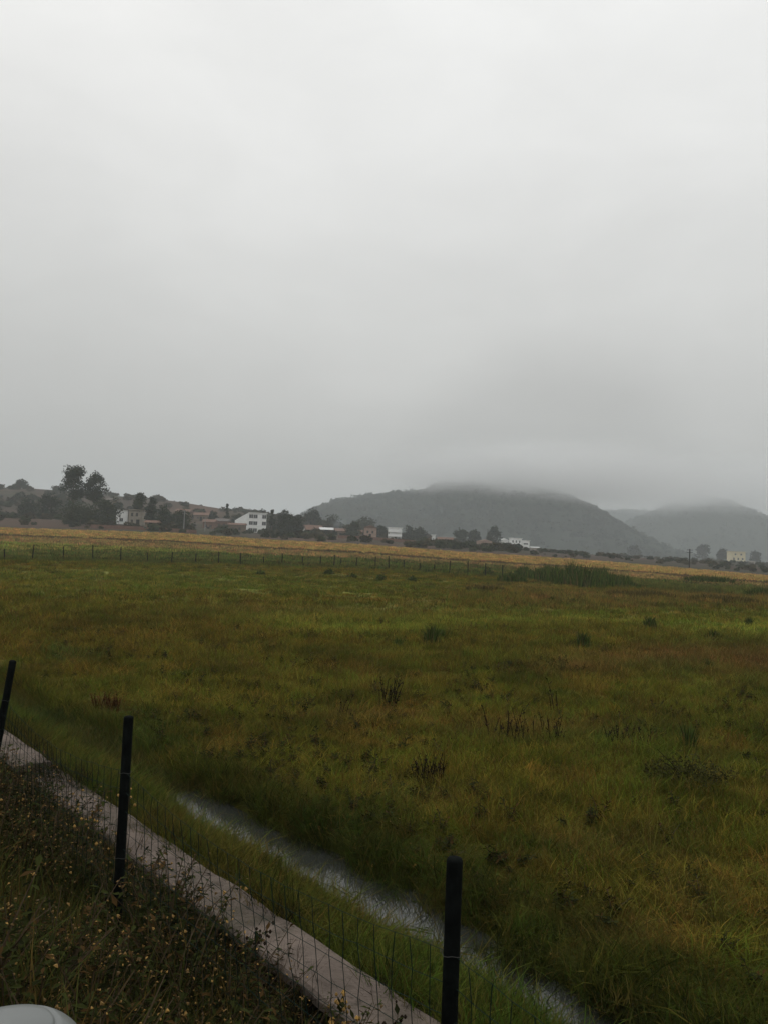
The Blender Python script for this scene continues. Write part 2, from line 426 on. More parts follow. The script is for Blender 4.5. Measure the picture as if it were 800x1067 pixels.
def cloud_obj(name, protos, P, rot, scl, col, idx, kind='stuff'):
    """one ground-cover object: every point carries a copy of one of the small plants"""
    src = bpy.data.collections.new(name+'_plants')
    for k, me in enumerate(protos):
        src.objects.link(bpy.data.objects.new('%s_plant_%02d' % (name, k), me))
    me = bpy.data.meshes.new(name)
    n = len(P)
    me.vertices.add(n); me.vertices.foreach_set('co', np.asarray(P, np.float32).ravel())
    A = me.attributes.new('rot', 'FLOAT_VECTOR', 'POINT'); A.data.foreach_set('vector', np.asarray(rot, np.float32).ravel())
    A = me.attributes.new('scl', 'FLOAT_VECTOR', 'POINT'); A.data.foreach_set('vector', np.asarray(scl, np.float32).ravel())
    A = me.attributes.new('pick', 'INT', 'POINT'); A.data.foreach_set('value', np.asarray(idx, np.int32))
    A = me.attributes.new('col', 'FLOAT_COLOR', 'POINT')
    A.data.foreach_set('color', np.hstack([col, np.ones((n, 1))]).astype(np.float32).ravel())
    o = bpy.data.objects.new(name, me); COL.objects.link(o)
    g = bpy.data.node_groups.new(name, 'GeometryNodeTree')
    g.interface.new_socket('Geometry', in_out='INPUT', socket_type='NodeSocketGeometry')
    g.interface.new_socket('Geometry', in_out='OUTPUT', socket_type='NodeSocketGeometry')
    N = g.nodes; L = g.links
    gi = N.new('NodeGroupInput'); go = N.new('NodeGroupOutput')
    ip = N.new('GeometryNodeInstanceOnPoints'); ci = N.new('GeometryNodeCollectionInfo')
    ci.inputs['Collection'].default_value = src
    ci.inputs['Separate Children'].default_value = True; ci.inputs['Reset Children'].default_value = True
    def na(nm, ty):
        a = N.new('GeometryNodeInputNamedAttribute'); a.data_type = ty; a.inputs['Name'].default_value = nm
        return [s for s in a.outputs if s.enabled and s.name == 'Attribute'][0]
    L.new(gi.outputs[0], ip.inputs['Points']); L.new(ci.outputs[0], ip.inputs['Instance'])
    ip.inputs['Pick Instance'].default_value = True
    L.new(na('pick', 'INT'), ip.inputs['Instance Index'])
    L.new(na('scl', 'FLOAT_VECTOR'), ip.inputs['Scale'])
    er = N.new('FunctionNodeEulerToRotation'); L.new(na('rot', 'FLOAT_VECTOR'), er.inputs[0]); L.new(er.outputs[0], ip.inputs['Rotation'])
    L.new(ip.outputs[0], go.inputs[0])
    md = o.modifiers.new('cover', 'NODES'); md.node_group = g
    if kind: o['kind'] = kind
    return o

def scatter_polar(n, r0, r1, azmax, p=1.0):
    """random points, their density falling off as distance**-p"""
    k = 2-p
    u = rng.random(n)
    r = (r0**k+u*(r1**k-r0**k))**(1/k) if abs(k) > 1e-6 else r0*(r1/r0)**u
    a = rng.uniform(-azmax, azmax, n)
    return r*np.sin(a), r*np.cos(a), r

def cover(name, protos, X, Y, s, zs, colmul=1.0, tilt=.12, p=None):
    n = len(X); Z = zground(X, Y); C = gcol(X, Y, Z)
    pal = np.array([[1,1,1],[.78,1.08,.9],[1.5,1.15,1.3],[1.08,.74,.9],[.42,.48,.5]])
    k = rng.choice(5, n, p=[.36,.20,.12,.13,.19])
    C = C*pal[k]*(colmul*rng.uniform(.75, 1.3, (n, 1)))
    rot = np.stack([rng.normal(0, tilt, n), rng.normal(0, tilt, n), rng.uniform(0, 6.28, n)], -1)
    scl = np.stack([s, s, s*zs], -1)
    return cloud_obj(name, protos, np.stack([X, Y, Z], -1), rot, scl, C, rng.choice(len(protos), n, p=p))

def seeding(k):
    mb = blades(34, .15, .06, .24, .0034, 1.1, 70+k); rr = random.Random(k)
    for j in range(5):                      # taller stems that end in a loose brown head
        a = rr.uniform(0, 6.28); l = rr.uniform(.03, .16); h = rr.uniform(.3, .46)
        b = Vector((rr.uniform(-.1, .1), rr.uniform(-.1, .1), 0)); tp = b+Vector((math.cos(a)*l, math.sin(a)*l, h))
        mb.tube([b, b.lerp(tp, .6)+Vector((0, 0, .02)), tp], [.0016, .0014, .001], 3, 1, False)
        for q in range(7):
            c = b.lerp(tp, rr.uniform(.74, 1)); e = Vector((rr.gauss(0, .5), rr.gauss(0, .5), 1)).normalized()*.022
            sd = e.cross(Vector((1, 0, 0))).normalized()*.0028
            mb.add([c, c+e*.5+sd, c+e, c+e*.5-sd], [(0, 1, 2, 3)], 1)
    return mb.mesh('grass_tuft', [M['grass'], M['seed']])
near_t = [blades(52, .13+.02*k, .05, .20+.035*k, .0036, .7+.2*k, k).mesh('grass_tuft', M['grass']) for k in range(5)]
seed_t = [seeding(k) for k in range(2)]
far_t = [blades(44, .34, .08, .28, .011, 1.0, 20+k).mesh('grass_tuft', M['grass']) for k in range(4)]
rice_t = [blades(36, .8, .25, .55, .05, .4, 40+k).mesh('rice_tuft', M['grass']) for k in range(3)]

def grass():
    X, Y, r = scatter_polar(70000, 4.2, 34, math.radians(36), 1.15)
    t = X*NN[0]+Y*NN[1]
    lump = fbm(X, Y, .75, 21); keep = (t > 4.78-.28*(1-sstep(2.2, 5.2, X*U[0]+Y*U[1]))) & (rng.random(len(X)) < .25+1.1*lump)
    X, Y, r, t, lump = X[keep], Y[keep], r[keep], t[keep], lump[keep]
    s = (.7+.022*r)*rng.uniform(.55, 1.35, len(X))
    zs = (.28+.52*lump)*rng.uniform(.6, 1.5, len(X))*(.6+.4*sstep(4.9, 6.2, t))
    cover('field_grass', near_t+seed_t, X, Y, s, zs, p=[.185]*5+[.0375]*2)
    X, Y, r = scatter_polar(42000, 24, 108, math.radians(34), .8)
    lump = fbm(X, Y, 2.6, 22)
    keep = rng.random(len(X)) < .3+lump
    X, Y, r, lump = X[keep], Y[keep], r[keep], lump[keep]
    u, v = px(X, Y, 0*X); yf = np.interp(u, *yF)
    tall = 1+1.1*np.exp(-((v-626)/9)**2)*(u > 470)*fbm(X, Y, 3, 27)*1.5+1.3*np.exp(-((v-yf)/5)**2)*fbm(X, Y, 5, 23)*1.6
    cover('field_grass', far_t, X, Y, rng.uniform(.75, 1.2, len(X)), (.45+.7*lump)*tall)
    X, Y, r = scatter_polar(22000, 92, 236, math.radians(32), .9)
    u, v = px(X, Y, zground(X, Y)); keep = v > np.interp(u, kx, yA)+.2
    X, Y = X[keep], Y[keep]
    cover('rice_crop', rice_t, X, Y, rng.uniform(.8, 1.3, len(X)), np.full(len(X), .8))
    # strip between kerb and stream
    n = 9000
    s_ = rng.uniform(-1.5, 15, n); t_ = rng.uniform(2.9, 3.97, n)
    P = U[None]*s_[:, None]+NN[None]*t_[:, None]
    zs = (.35+.75*fbm(P[:, 0], P[:, 1], .6, 24))*(1-.45*sstep(3.4, 3.9, t_))
    cover('verge_grass', near_t, P[:, 0], P[:, 1], rng.uniform(.55, .9, n), zs)
    # where the stream is overgrown, and its far lip
    n = 3000
    s_ = rng.uniform(8.6, 17, n); t_ = rng.uniform(4.0, 4.9, n)
    P = U[None]*s_[:, None]+NN[None]*t_[:, None]
    cover('verge_grass', near_t, P[:, 0], P[:, 1], rng.uniform(.8, 1.2, n), np.full(n, .9))
    n = 900
    s_ = rng.uniform(-.5, 11, n); t_ = np.where(rng.random(n) < .7, rng.uniform(2.84, 2.92, n), rng.uniform(2.38, 2.48, n))
    P = U[None]*s_[:, None]+NN[None]*t_[:, None]
    lump = fbm(P[:, 0], P[:, 1], .7, 26); k = rng.random(n) < (lump-.35)*3
    P, lump = P[k], lump[k]; n = len(P)
    cover('kerb_grass', near_t, P[:, 0], P[:, 1], .5+.5*lump, 1.0+.8*lump, tilt=.35)
    n = 260                                 # the overgrown joint between the two pieces
    s_ = rng.normal(7.75, .35, n); t_ = rng.uniform(2.4, 2.95, n)
    P = U[None]*s_[:, None]+NN[None]*t_[:, None]
    cover('kerb_grass', near_t, P[:, 0], P[:, 1], rng.uniform(.4, .9, n), rng.uniform(.9, 1.6, n), tilt=.35)
    n = 3600                                # ragged lips hanging over the water
    s_ = rng.uniform(-1, 9.5, n); far = rng.random(n) < .62
    t_ = np.where(far, rng.uniform(4.57, 5.0, n)-.24*(1-sstep(2.2, 5.2, s_)), rng.uniform(3.8, 4.0, n))
    P = U[None]*s_[:, None]+NN[None]*t_[:, None]
    lump = fbm(P[:, 0], P[:, 1], .38, 25); k = rng.random(n) < np.where(t_ > 4.66, 1.3, .8)*sstep(.40, .62, lump)
    P, lump = P[k], lump[k]; n = len(P)
    cover('bank_edge_grass', near_t, P[:, 0], P[:, 1], .6+.7*lump, np.where(t_[k] > 4.2, .35+.75*lump, .3+.2*lump), tilt=.42)
    n = 130                                 # tufts standing in the water
    s_ = rng.uniform(-.5, 9.2, n); t_ = rng.choice([4.12, 4.62], n)+rng.normal(0, .07, n)
    P = U[None]*s_[:, None]+NN[None]*t_[:, None]
    cover('water_grass', near_t, P[:, 0], P[:, 1], rng.uniform(.25, .6, n), rng.uniform(.8, 1.4, n), tilt=.35)
grass()

def weed_mesh(seed, h, flowers=True):
    rr = random.Random(seed); mb = MB()
    for st in range(rr.randint(2, 4)):
        a = rr.uniform(0, 2*PI); l = rr.uniform(.1, .5)*h
        hh = h*rr.uniform(.6, 1.1)
        pts = [Vector((0, 0, -.03))+Vector((math.cos(a)*l*q*q, math.sin(a)*l*q*q, hh*q)) for q in (0, .35, .7, 1)]
        mb.tube(pts, [.004, .0035, .0025, .0015], 3, 1, False)
        for k in range(rr.randint(20, 34)):
            q = rr.uniform(.12, 1); i = min(int(q*3), 2); f = q*3-i
            base = pts[i].lerp(pts[i+1], f)
            da = rr.uniform(0, 2*PI); el = rr.uniform(-.4, .7)
            L_ = rr.uniform(.014, .046)*(1.25-.6*q)
            dr = Vector((math.cos(da)*math.cos(el), math.sin(da)*math.cos(el), math.sin(el)))
            sd = dr.cross(Vector((0, 0, 1))).normalized()*L_*rr.uniform(.16, .34)
            b2 = base+dr*.015
            mb.add([base, b2+dr*L_*.45+sd, b2+dr*L_+Vector((0, 0, -.2*L_)), b2+dr*L_*.45-sd], [(0, 1, 2, 3)], 0)
        if flowers and rr.random() < .5:
            for k in range(rr.randint(1, 3)):
                c = pts[-1]+Vector((rr.uniform(-.05, .05), rr.uniform(-.05, .05), rr.uniform(-.06, .02)))
                R_ = rr.uniform(.004, .009); ax = Vector((rr.uniform(-1, 1), rr.uniform(-1, 1), 1)).normalized()
                e1 = ax.orthogonal().normalized(); e2 = ax.cross(e1)
                ring = [c+(e1*math.cos(2*PI*j/6)+e2*math.sin(2*PI*j/6))*R_*(1 if j % 2 else .65) for j in range(6)]
                mb.add(ring+[c+ax*R_*.6], [(j, (j+1) % 6, 6) for j in range(6)], 2)
    return mb.mesh('weed_plant', [M['weed'], M['stem'], M['flower']])

def weeds():
    protos = [weed_mesh(60+k, random.uniform(.28, .52)) for k in range(8)]
    n = 4600
    s_ = rng.uniform(-1.0, 13, n); t_ = rng.uniform(.8, 2.40, n)
    P = U[None]*s_[:, None]+NN[None]*t_[:, None]
    dens = fbm(P[:, 0], P[:, 1], .7, 31)
    k = rng.random(n) < .35+dens
    P = P[k]; t_ = t_[k]; dens = dens[k]
    m = len(P); Z = zground(P[:, 0], P[:, 1])
    s = rng.uniform(.6, 1.3, m)*(.6+.9*dens)*np.where((np.abs(s_[k]-4.5) < .5) & (t_ < 2.05), .5, 1)
    rot = np.stack([rng.normal(0, .2, m), rng.normal(0, .2, m), rng.uniform(0, 6.28, m)], -1)
    cloud_obj('bank_weeds', protos, np.column_stack([P, Z]), rot, np.stack([s, s, s], -1), np.full((m, 3), .05), rng.integers(0, 8, m))
    # grass among the weeds
    n = 3000
    s_ = rng.uniform(-1.0, 13, n); t_ = rng.uniform(.8, 2.42, n)
    P = U[None]*s_[:, None]+NN[None]*t_[:, None]
    Z = zground(P[:, 0], P[:, 1])
    C = np.where(rng.random((n, 1)) < .35, [[.11,.075,.022]], [[.05,.058,.014]])*rng.uniform(.4, 1.3, (n, 1))
    rot = np.stack([rng.normal(0, .2, n), rng.normal(0, .2, n), rng.uniform(0, 6.28, n)], -1)
    s = rng.uniform(.6, 1.2, n)
    cloud_obj('bank_grass', near_t, np.column_stack([P, Z]), rot, np.stack([s*.8, s*.8, s*1.35], -1), C, rng.integers(0, 5, n))
weeds()

def field_weeds():
    protos = [weed_mesh(160+k, random.uniform(.14, .26), k == 0) for k in range(6)]
    X, Y, r = scatter_polar(9000, 5, 32, math.radians(36), 1.1)
    t = X*NN[0]+Y*NN[1]; dn = fbm(X, Y, 1.9, 33)
    k = (t > 5.0) & (rng.random(len(X)) < (dn-.45)*2.4)
    X, Y, r = X[k], Y[k], r[k]; n = len(X)
    s = rng.uniform(.5, 1.25, n)*(1+.01*r)
    rot = np.stack([rng.normal(0, .25, n), rng.normal(0, .25, n), rng.uniform(0, 6.28, n)], -1)
    cloud_obj('field_weeds', protos, np.stack([X, Y, zground(X, Y)], -1), rot, np.stack([s*1.2, s*1.2, s], -1), np.full((n, 3), .05), rng.integers(0, 6, n))
field_weeds()

# ------------------------------------------------------------------ concrete kerb
def st(s, t, z):
    p = U*s+NN*t
    return (p[0], p[1], z)

def kerb(name, s0, s1, t0, t1, z0, z1, dz1, label, n=30, joints=()):
    """long cast slab, its top a little uneven, end heights z1 and z1+dz1"""
    rr = random.Random(s0)
    mb = MB(); rings = []
    ss = [s0+(s1-s0)*i/n for i in range(n+1)]
    for s in ss:
        f = (s-s0)/(s1-s0); zt = z1+dz1*f+rr.uniform(-.004, .004)
        a = t0+rr.uniform(-.007, .007)+.009*mnoise.noise(Vector((s*2.1, 3, 0))); b = t1+rr.uniform(-.007, .007)+.009*mnoise.noise(Vector((s*2.3, 9, 0)))
        j = .012 if any(abs(s-q) < .02 for q in joints) else 0
        rings.append([st(s, a+.0, zt-.055), st(s, a-0, zt-.018-j), st(s, a+.018, zt-j), st(s, (a+b)/2, zt+.004-j), st(s, b-.018, zt-j), st(s, b, zt-.018-j), st(s, b, z0), st(s, a+.16, z0), st(s, a+.15, zt-.06)])
    k = 9
    vs = [p for r in rings for p in r]
    fs = [(i*k+j, i*k+(j+1) % k, (i+1)*k+(j+1) % k, (i+1)*k+j) for i in range(n) for j in range(k)]
    fs += [tuple(range(k))[::-1], tuple(n*k+j for j in range(k))]
    mb.add(vs, fs)
    o = mb.build(name, M['concrete'])
    bm = bmesh.new(); bm.from_mesh(o.data); bmesh.ops.recalc_face_normals(bm, faces=bm.faces); bm.to_mesh(o.data); bm.free()
    return tag(o, label, 'concrete kerb', 'concrete pieces capping the ditch wall')
kerb('concrete_kerb', -2.5, 7.86, 2.50, 2.84, .25, .55, 0, 'long grey concrete kerb behind the wire fence, running from the bottom edge up to the tilted piece', 70, (2.05, 4.9))
kerb('concrete_kerb', 7.93, 12.5, 2.44, 2.79, .25, .60, .03, 'short raised concrete piece beyond the long kerb, beside the leftmost leaning post', 30)

# ------------------------------------------------------------------ near fence
def near_fence():
    root = empty('wire_fence', st(4.3, 1.98, .4))
    tag(root, 'three dark posts with sagging wire netting in front of the concrete kerb', 'fence')
    inv = Matrix.Translation(-Vector(root.location))
    tops = {'b': at(14, 688, 1.75), 'c': at(134.5, 746, 1.75), 'd': at(473.5, 893, 1.745)}
    lows = {'b': at_d(-19, 868, 6.45), 'c': at_d(121, 975, 4.66), 'd': at_d(467, 1085, 2.76)}
    sp = {}
    for k in 'bcd':
        T = Vector(tops[k]); B = Vector(lows[k]); dr = (B-T).normalized(); sp[k] = (T+dr*1.55, T)
    a = Vector(st(9.3, 2.0, .3)); sp['a'] = (a, a+Vector((.03, 0, 1.42)))
    e = Vector(st(-.6, 1.97, .3)); sp['e'] = (e, e+Vector((.0, 0, 1.42)))
    lab = {'b': 'leaning black post at the left edge', 'c': 'black post standing in the weeds', 'd': 'black post at the bottom centre'}
    for k in 'abcde':
        B, T = sp[k]; mb = MB(); ax = (T-B).normalized()
        r = .0275
        pts = [B, B.lerp(T, .3), B.lerp(T, .6), T-ax*.012, T-ax*.004, T]
        mb.tube([p-root.location for p in pts], [r*1.03, r, r*.98, r*.97, r*.85, r*.45], 16)
        o = mb.build('post', M['post'], root, smooth=True)
        if k in lab: o['label'] = lab[k]
    order = [sp[k] for k in 'abcde']
    mb = MB(); rr = random.Random(3)
    def P(i, f, z):                         # point of the netting in bay i
        B0, T0 = order[i]; B1, T1 = order[i+1]
        g0 = B0.lerp(T0, z); g1 = B1.lerp(T1, z)
        p = g0.lerp(g1, f)
        sag = math.sin(f*PI)*(.10*z)
        return p+Vector((NN[0]*.05*math.sin(f*PI)*math.sin(z*5), NN[1]*.05*math.sin(f*PI)*math.sin(z*5), -sag))
    Z0, Z1 = .13, .80
    for i in range(4):
        L_ = (order[i+1][0]-order[i][0]).length; n = int(L_/.088)
        cols = []
        for c in range(n+1):
            f = c/n
            pts = []
            for k in range(11):
                z = Z0+(Z1-Z0)*k/10
                w = rr.uniform(-.014, .014)
                p = P(i, f, z); pts.append(p+Vector((U[0]*w, U[1]*w, rr.uniform(-.004, .004))))
            cols.append(pts)
            mb.tube([p-root.location for p in pts], .0019, 3, 0, False)
        for k in range(0, 11, 1):
            r = .0013 if k == 10 else .0014
            mb.tube([c[k]-root.location for c in cols], r, 3, 0, False)
    mb.build('wire_netting', M['wire'], root)
    for k in 'bcd':                         # ties that hold the netting
        B, T = sp[k]
        for z in (.80, .5):
            mb = MB(); c = B.lerp(T, z)-root.location
            mb.tube([c+Vector((.031*math.cos(q), .031*math.sin(q), .004*math.sin(q*3))) for q in np.linspace(0, 2*PI, 13)], .0014, 4, 0, False)
            mb.build('tie_wire', M['tie'], root)
near_fence()

# ------------------------------------------------------------------ far fence
def far_fence():
    xs = [5, 34, 66, 97, 126, 154, 179, 204, 228, 251, 275, 294, 315, 334, 348, 355, 371, 391, 405, 420, 437, 452, 468, 487, 505, 523]
    yb = np.interp(xs, [34, 154, 275, 391, 452, 523], [584, 586, 589.5, 593, 597, 602])
    root = empty('wire_fence', (0, 95, 0))
    tag(root, 'long row of thin dark posts and wires across the far side of the grass field', 'fence')
    tops = []
    for i, (x, y) in enumerate(zip(xs, yb)):
        p = at(x, y, 0.0); p[2] = zground(p[0], p[1])-.1
        h = 1.35+random.uniform(-.3, .4); lx = random.uniform(-.09, .09)
        mb = MB(); b = Vector(p)-Vector(root.location); T = b+Vector((lx, 0, h))
        mb.tube([b, b.lerp(T, .5), T-Vector((0, 0, .03)), T], [.055, .052, .05, .03], 8)
        mb.build('post', M['poled'], root)
        tops.append((b, T))
    mb = MB()
    for f in (.45, .7, .92):
        for (b0, t0), (b1, t1) in zip(tops, tops[1:]):
            p, q = b0.lerp(t0, f), b1.lerp(t1, f)
            mb.tube([p, p.lerp(q, .5)-Vector((0, 0, .05)), q], .006, 3, 0, False)
    mb.build('wire', M['wire'], root)
far_fence()

# ------------------------------------------------------------------ plants in the field
def stand(name, label, cat, x, y, w, h, style, m, group=None, seed=0, n=None):
    """a clump at the photographed spot: w and h in photograph pixels"""
    p = at(x, y, 0.0)
    for _ in range(3): p = at(x, y, float(zground(p[0], p[1])))
    d = p[1]; W = w*d/F*.5; H = h*d/F
    rr = random.Random(seed+int(x*7)); mb = MB()
    if style == 'reed':
        for k in range(n or 260):
            a = rr.uniform(0, 2*PI); r = W*min(1.5, abs(rr.gauss(0, .6))) if (n or 0) < 500 else W*math.sqrt(rr.random())
            b = Vector((r*math.cos(a), r*math.sin(a)*.8, -.05)); hh = H*1.3*rr.uniform(.5, 1.05)*max(.3, 1-.35*(r/W)**2)
            ln = Vector((math.cos(a), math.sin(a), 0))*rr.uniform(.0, .35)*hh+Vector((rr.uniform(-.1, .1), rr.uniform(-.1, .1), 0))*hh
            sd = Vector((1, rr.uniform(-.8, .8), 0)).normalized()*max(.008, d*.0005)*rr.uniform(.7, 1.3)
            md = b+Vector((0, 0, hh*.6))+ln*.35; tp = b+Vector((0, 0, hh))+ln
            mb.add([b-sd, b+sd, md+sd*.8, md-sd*.8, tp], [(0, 1, 2, 3), (3, 2, 4)])
    elif style == 'stalk':
        for k in range(n or 14):
            b = Vector((rr.uniform(-W, W)*.75, rr.uniform(-W, W)*.5, -.05)); hh = H*1.35*rr.uniform(.55, 1.1)
            ln = Vector((rr.uniform(-.3, .3), rr.uniform(-.3, .3), 0))*hh
            r0 = max(.005, d*.0006)
            tp = b+ln+Vector((0, 0, hh)); mb.tube([b, b.lerp(tp, .5)-ln*.1, tp], [r0, r0*.8, r0*.4], 4)
            for j in range(9):
                f = rr.uniform(.3, 1); q = b.lerp(tp, f); a = rr.uniform(0, 2*PI)
                e = Vector((math.cos(a), math.sin(a), rr.uniform(.2, .9)))*hh*rr.uniform(.05, .16)
                s_ = e.cross(Vector((0, 0, 1))).normalized()*r0*1.6
                mb.add([q, q+e*.5+s_, q+e, q+e*.5-s_], [(0, 1, 2, 3)])
    else:                                   # leafy low shrub
        for k in range(n or 700):
            a = rr.uniform(0, 2*PI); r = W*math.sqrt(rr.random()); el = rr.random()
            c = Vector((r*math.cos(a), r*math.sin(a)*.7, H*el*(1-.5*(r/W)**2)*(.55+.45*rr.random())))
            if mnoise.noise(c*(3/H*.35)+Vector((x, 0, 0))) < -.12: continue
            s_ = max(.02, d*.0011)*rr.uniform(.6, 1.5)
            n1 = Vector((rr.gauss(0, 1), rr.gauss(0, 1), rr.gauss(0, 1))).normalized(); n2 = n1.orthogonal().normalized()
            mb.add([c-n1*s_, c+n2*s_*.5, c+n1*s_, c-n2*s_*.5], [(0, 1, 2, 3)])
        for k in range(7):
            a = 2*PI*k/7+rr.random(); tp = Vector((math.cos(a)*W*.7, math.sin(a)*W*.5, H*rr.uniform(.6, 1)))
            mb.tube([(0, 0, -.05), tp*.5+Vector((0, 0, H*.1)), tp], [.006, .005, .003], 4)
    o = mb.build(name, m)
    o.location = p
    return tag(o, label, cat, group)

RG = 'green rush clumps dotted over the field'
stand('rush_clump', 'tallest green rush clump at the end of the bright lime strip, mid field', 'rush clump', 449, 674, 16, 21, 'reed', M['reed'], RG)
stand('rush_clump', 'low thin rush tuft just left of the tallest clump by the lime strip', 'rush clump', 415, 675, 11, 11, 'reed', M['reed'], RG, 1, 80)
stand('rush_clump', 'small rush tuft touching the right side of the tallest clump', 'rush clump', 459, 667, 9, 12, 'reed', M['reed'], RG, 2, 80)
stand('rush_clump', 'dark rush clump left of the dry orange grass, right of mid field', 'rush clump', 606, 678, 13, 18, 'reed', M['reed'], RG, 3)
stand('rush_clump', 'thin rush tuft beside the dark clump at the dry orange grass', 'rush clump', 631, 683, 11, 12, 'reed', M['reed'], RG, 4, 90)
stand('rush_clump', 'dense round dark rush clump farther back, right of the reed bed', 'rush clump', 677, 656, 12, 13, 'reed', M['reed'], RG, 5, 260)
stand('rush_clump', 'broad low rush clump at the edge of the reddish patch, far right', 'rush clump', 743, 668, 17, 11, 'reed', M['reed'], RG, 6)
stand('rush_clump', 'small rush clump at the right edge in front of the lime strip', 'rush clump', 780, 652, 8, 8, 'reed', M['reed'], RG, 7)
stand('rush_clump', 'rush tuft inside the reddish patch at the far right', 'rush clump', 737, 697, 10, 11, 'reed', M['reed'], RG, 8, 90)
stand('rush_clump', 'upright blue green rush clump above the dark leafy shrub', 'rush clump', 716, 783, 15, 28, 'reed', M['reed'], RG, 9, 120)
for (x, y, w, h, l) in [(343, 599, 11, 8, 'leftmost of the dark bushes at the foot of the far fence'), (366, 603, 11, 8, 'round dark bush at the far fence, right of the leftmost one'),
                        (397, 606, 11, 10, 'largest dark bush in front of the far fence, near the middle'), (429, 606, 10, 7, 'low dark bush right of the largest one at the far fence'),
                        (575, 627, 9, 7, 'small dark bush in brown grass below the reed bed'), (508, 600, 11, 10, 'dark bush at the right end of the far fence'),
                        (272, 600, 9, 7, 'small dark bush in front of the far fence, left of middle'), (596, 629, 9, 6, 'tiny dark bush right of another in brown grass below the reed bed')]:
    stand('field_bush', l, 'bush', x, y, w, h, 'shrub', M['reed'], 'dark bushes along the far side of the field', 0, 420)
stand('rush_clump', 'long dark rush mound at the back of the field, right of the reed bed', 'rush clump', 738, 609, 52, 9, 'reed', M['reed'], RG, 11, 900)
stand('rush_clump', 'dark rush mound cut by the right edge of the picture', 'rush clump', 796, 624, 40, 11, 'reed', M['reed'], RG, 12, 700)
stand('rush_clump', 'wide dark rush mound between the far fence end and the reed bed', 'rush clump', 533, 607, 30, 9, 'reed', M['reed'], RG, 13, 500)
M['sedge'] = mat('brown_sedge', (.075,.06,.02), island=.6, rough=.95, spec=0, up=.5)
stand('sedge_clump', 'long brownish sedge bank below the right end of the reed bed', 'sedge clump', 668, 624, 74, 9, 'reed', M['sedge'], 'brown sedge banks at the back of the field', 14, 1100)
stand('sedge_clump', 'brownish sedge bank in front of the far right dark rush mound', 'sedge clump', 752, 628, 70, 8, 'reed', M['sedge'], 'brown sedge banks at the back of the field', 15, 1000)
stand('sedge_clump', 'short brownish sedge bank left of the reed bed, nearest the far fence end', 'sedge clump', 507, 617, 46, 7, 'reed', M['sedge'], 'brown sedge banks at the back of the field', 16, 700)
SG = 'dark dry stalks standing in the field'
stand('weed_stalks', 'upright cluster of dark reddish stalks just left of mid field', 'weeds', 402, 738, 28, 27, 'stalk', M['stalk'], SG, 0, 16)
stand('weed_stalks', 'few thin dark stalks left of the reddish stalk cluster', 'weeds', 357, 748, 12, 19, 'stalk', M['stalk'], SG, 0, 6)
stand('weed_stalks', 'dense blackish stalk clump in the grass below mid field', 'weeds', 447, 818, 42, 26, 'stalk', M['stalk'], SG, 0, 34)
stand('weed_stalks', 'wide loose row of dark stalks in the dry hollow right of mid field', 'weeds', 545, 772, 95, 26, 'stalk', M['stalk'], SG, 0, 34)
stand('weed_stalks', 'single leaning stalk pair above the loose dark row', 'weeds', 577, 742, 12, 26, 'stalk', M['stalk'], SG, 0, 3)
stand('weed_stalks', 'dark stalks around the left side of the leafy shrub at right', 'weeds', 655, 780, 70, 20, 'stalk', M['stalk'], SG, 0, 22)
stand('leafy_shrub', 'low sprawling dark leafy shrub in the grass at lower right', 'shrub', 715, 818, 88, 36, 'shrub', M['shrub'], None, 0, 1500)
stand('leafy_shrub', 'flat dark green weed patch in the grass near the left edge', 'shrub', 66, 690, 40, 12, 'shrub', M['reed'], None, 0, 700)
stand('dock_plant', 'reddish brown dock plant in the grass above the middle post', 'weeds', 112, 742, 34, 16, 'stalk', mat('dock_leaf', (.06,.026,.010), island=.5, spec=0), None, 0, 40)

def reed_bed():
    """one dense bed nobody could count"""
    mb = MB(); rr = random.Random(9)
    c = at(603, 612, 0.0)
    for k in range(7000):
        u = rr.uniform(-1, 1); f = max(0, 1-u*u)**.5
        x = 600+u*72; y = 608+u*7+rr.uniform(-9, 5)*max(.25, 1-abs(u))
        p = at(x, y, 0.0); b = Vector(p)-Vector(c); b.z = float(zground(p[0], p[1]))-.05
        hh = (.25+2.0*f**1.5*(.55+.8*mnoise.noise(Vector((x*.11, y*.2, 0)))))*rr.uniform(.4, 1.1)
        ln = Vector((rr.uniform(-.3, .3), rr.uniform(-.3, .3), 0))*hh
        sd = Vector((1, rr.uniform(-.8, .8), 0)).normalized()*.03*rr.uniform(.6, 1.4)
        md = b+Vector((0, 0, hh*.6))+ln*.35; tp = b+Vector((0, 0, hh))+ln
        mb.add([b-sd, b+sd, md+sd, md-sd, tp], [(0, 1, 2, 3), (3, 2, 4)])
    o = mb.build('reed_bed', M['reed']); o.location = (c[0], c[1], 0)
    tag(o, 'dark mound of dense reeds at the far right side of the field', 'reeds', kind='stuff')
reed_bed()

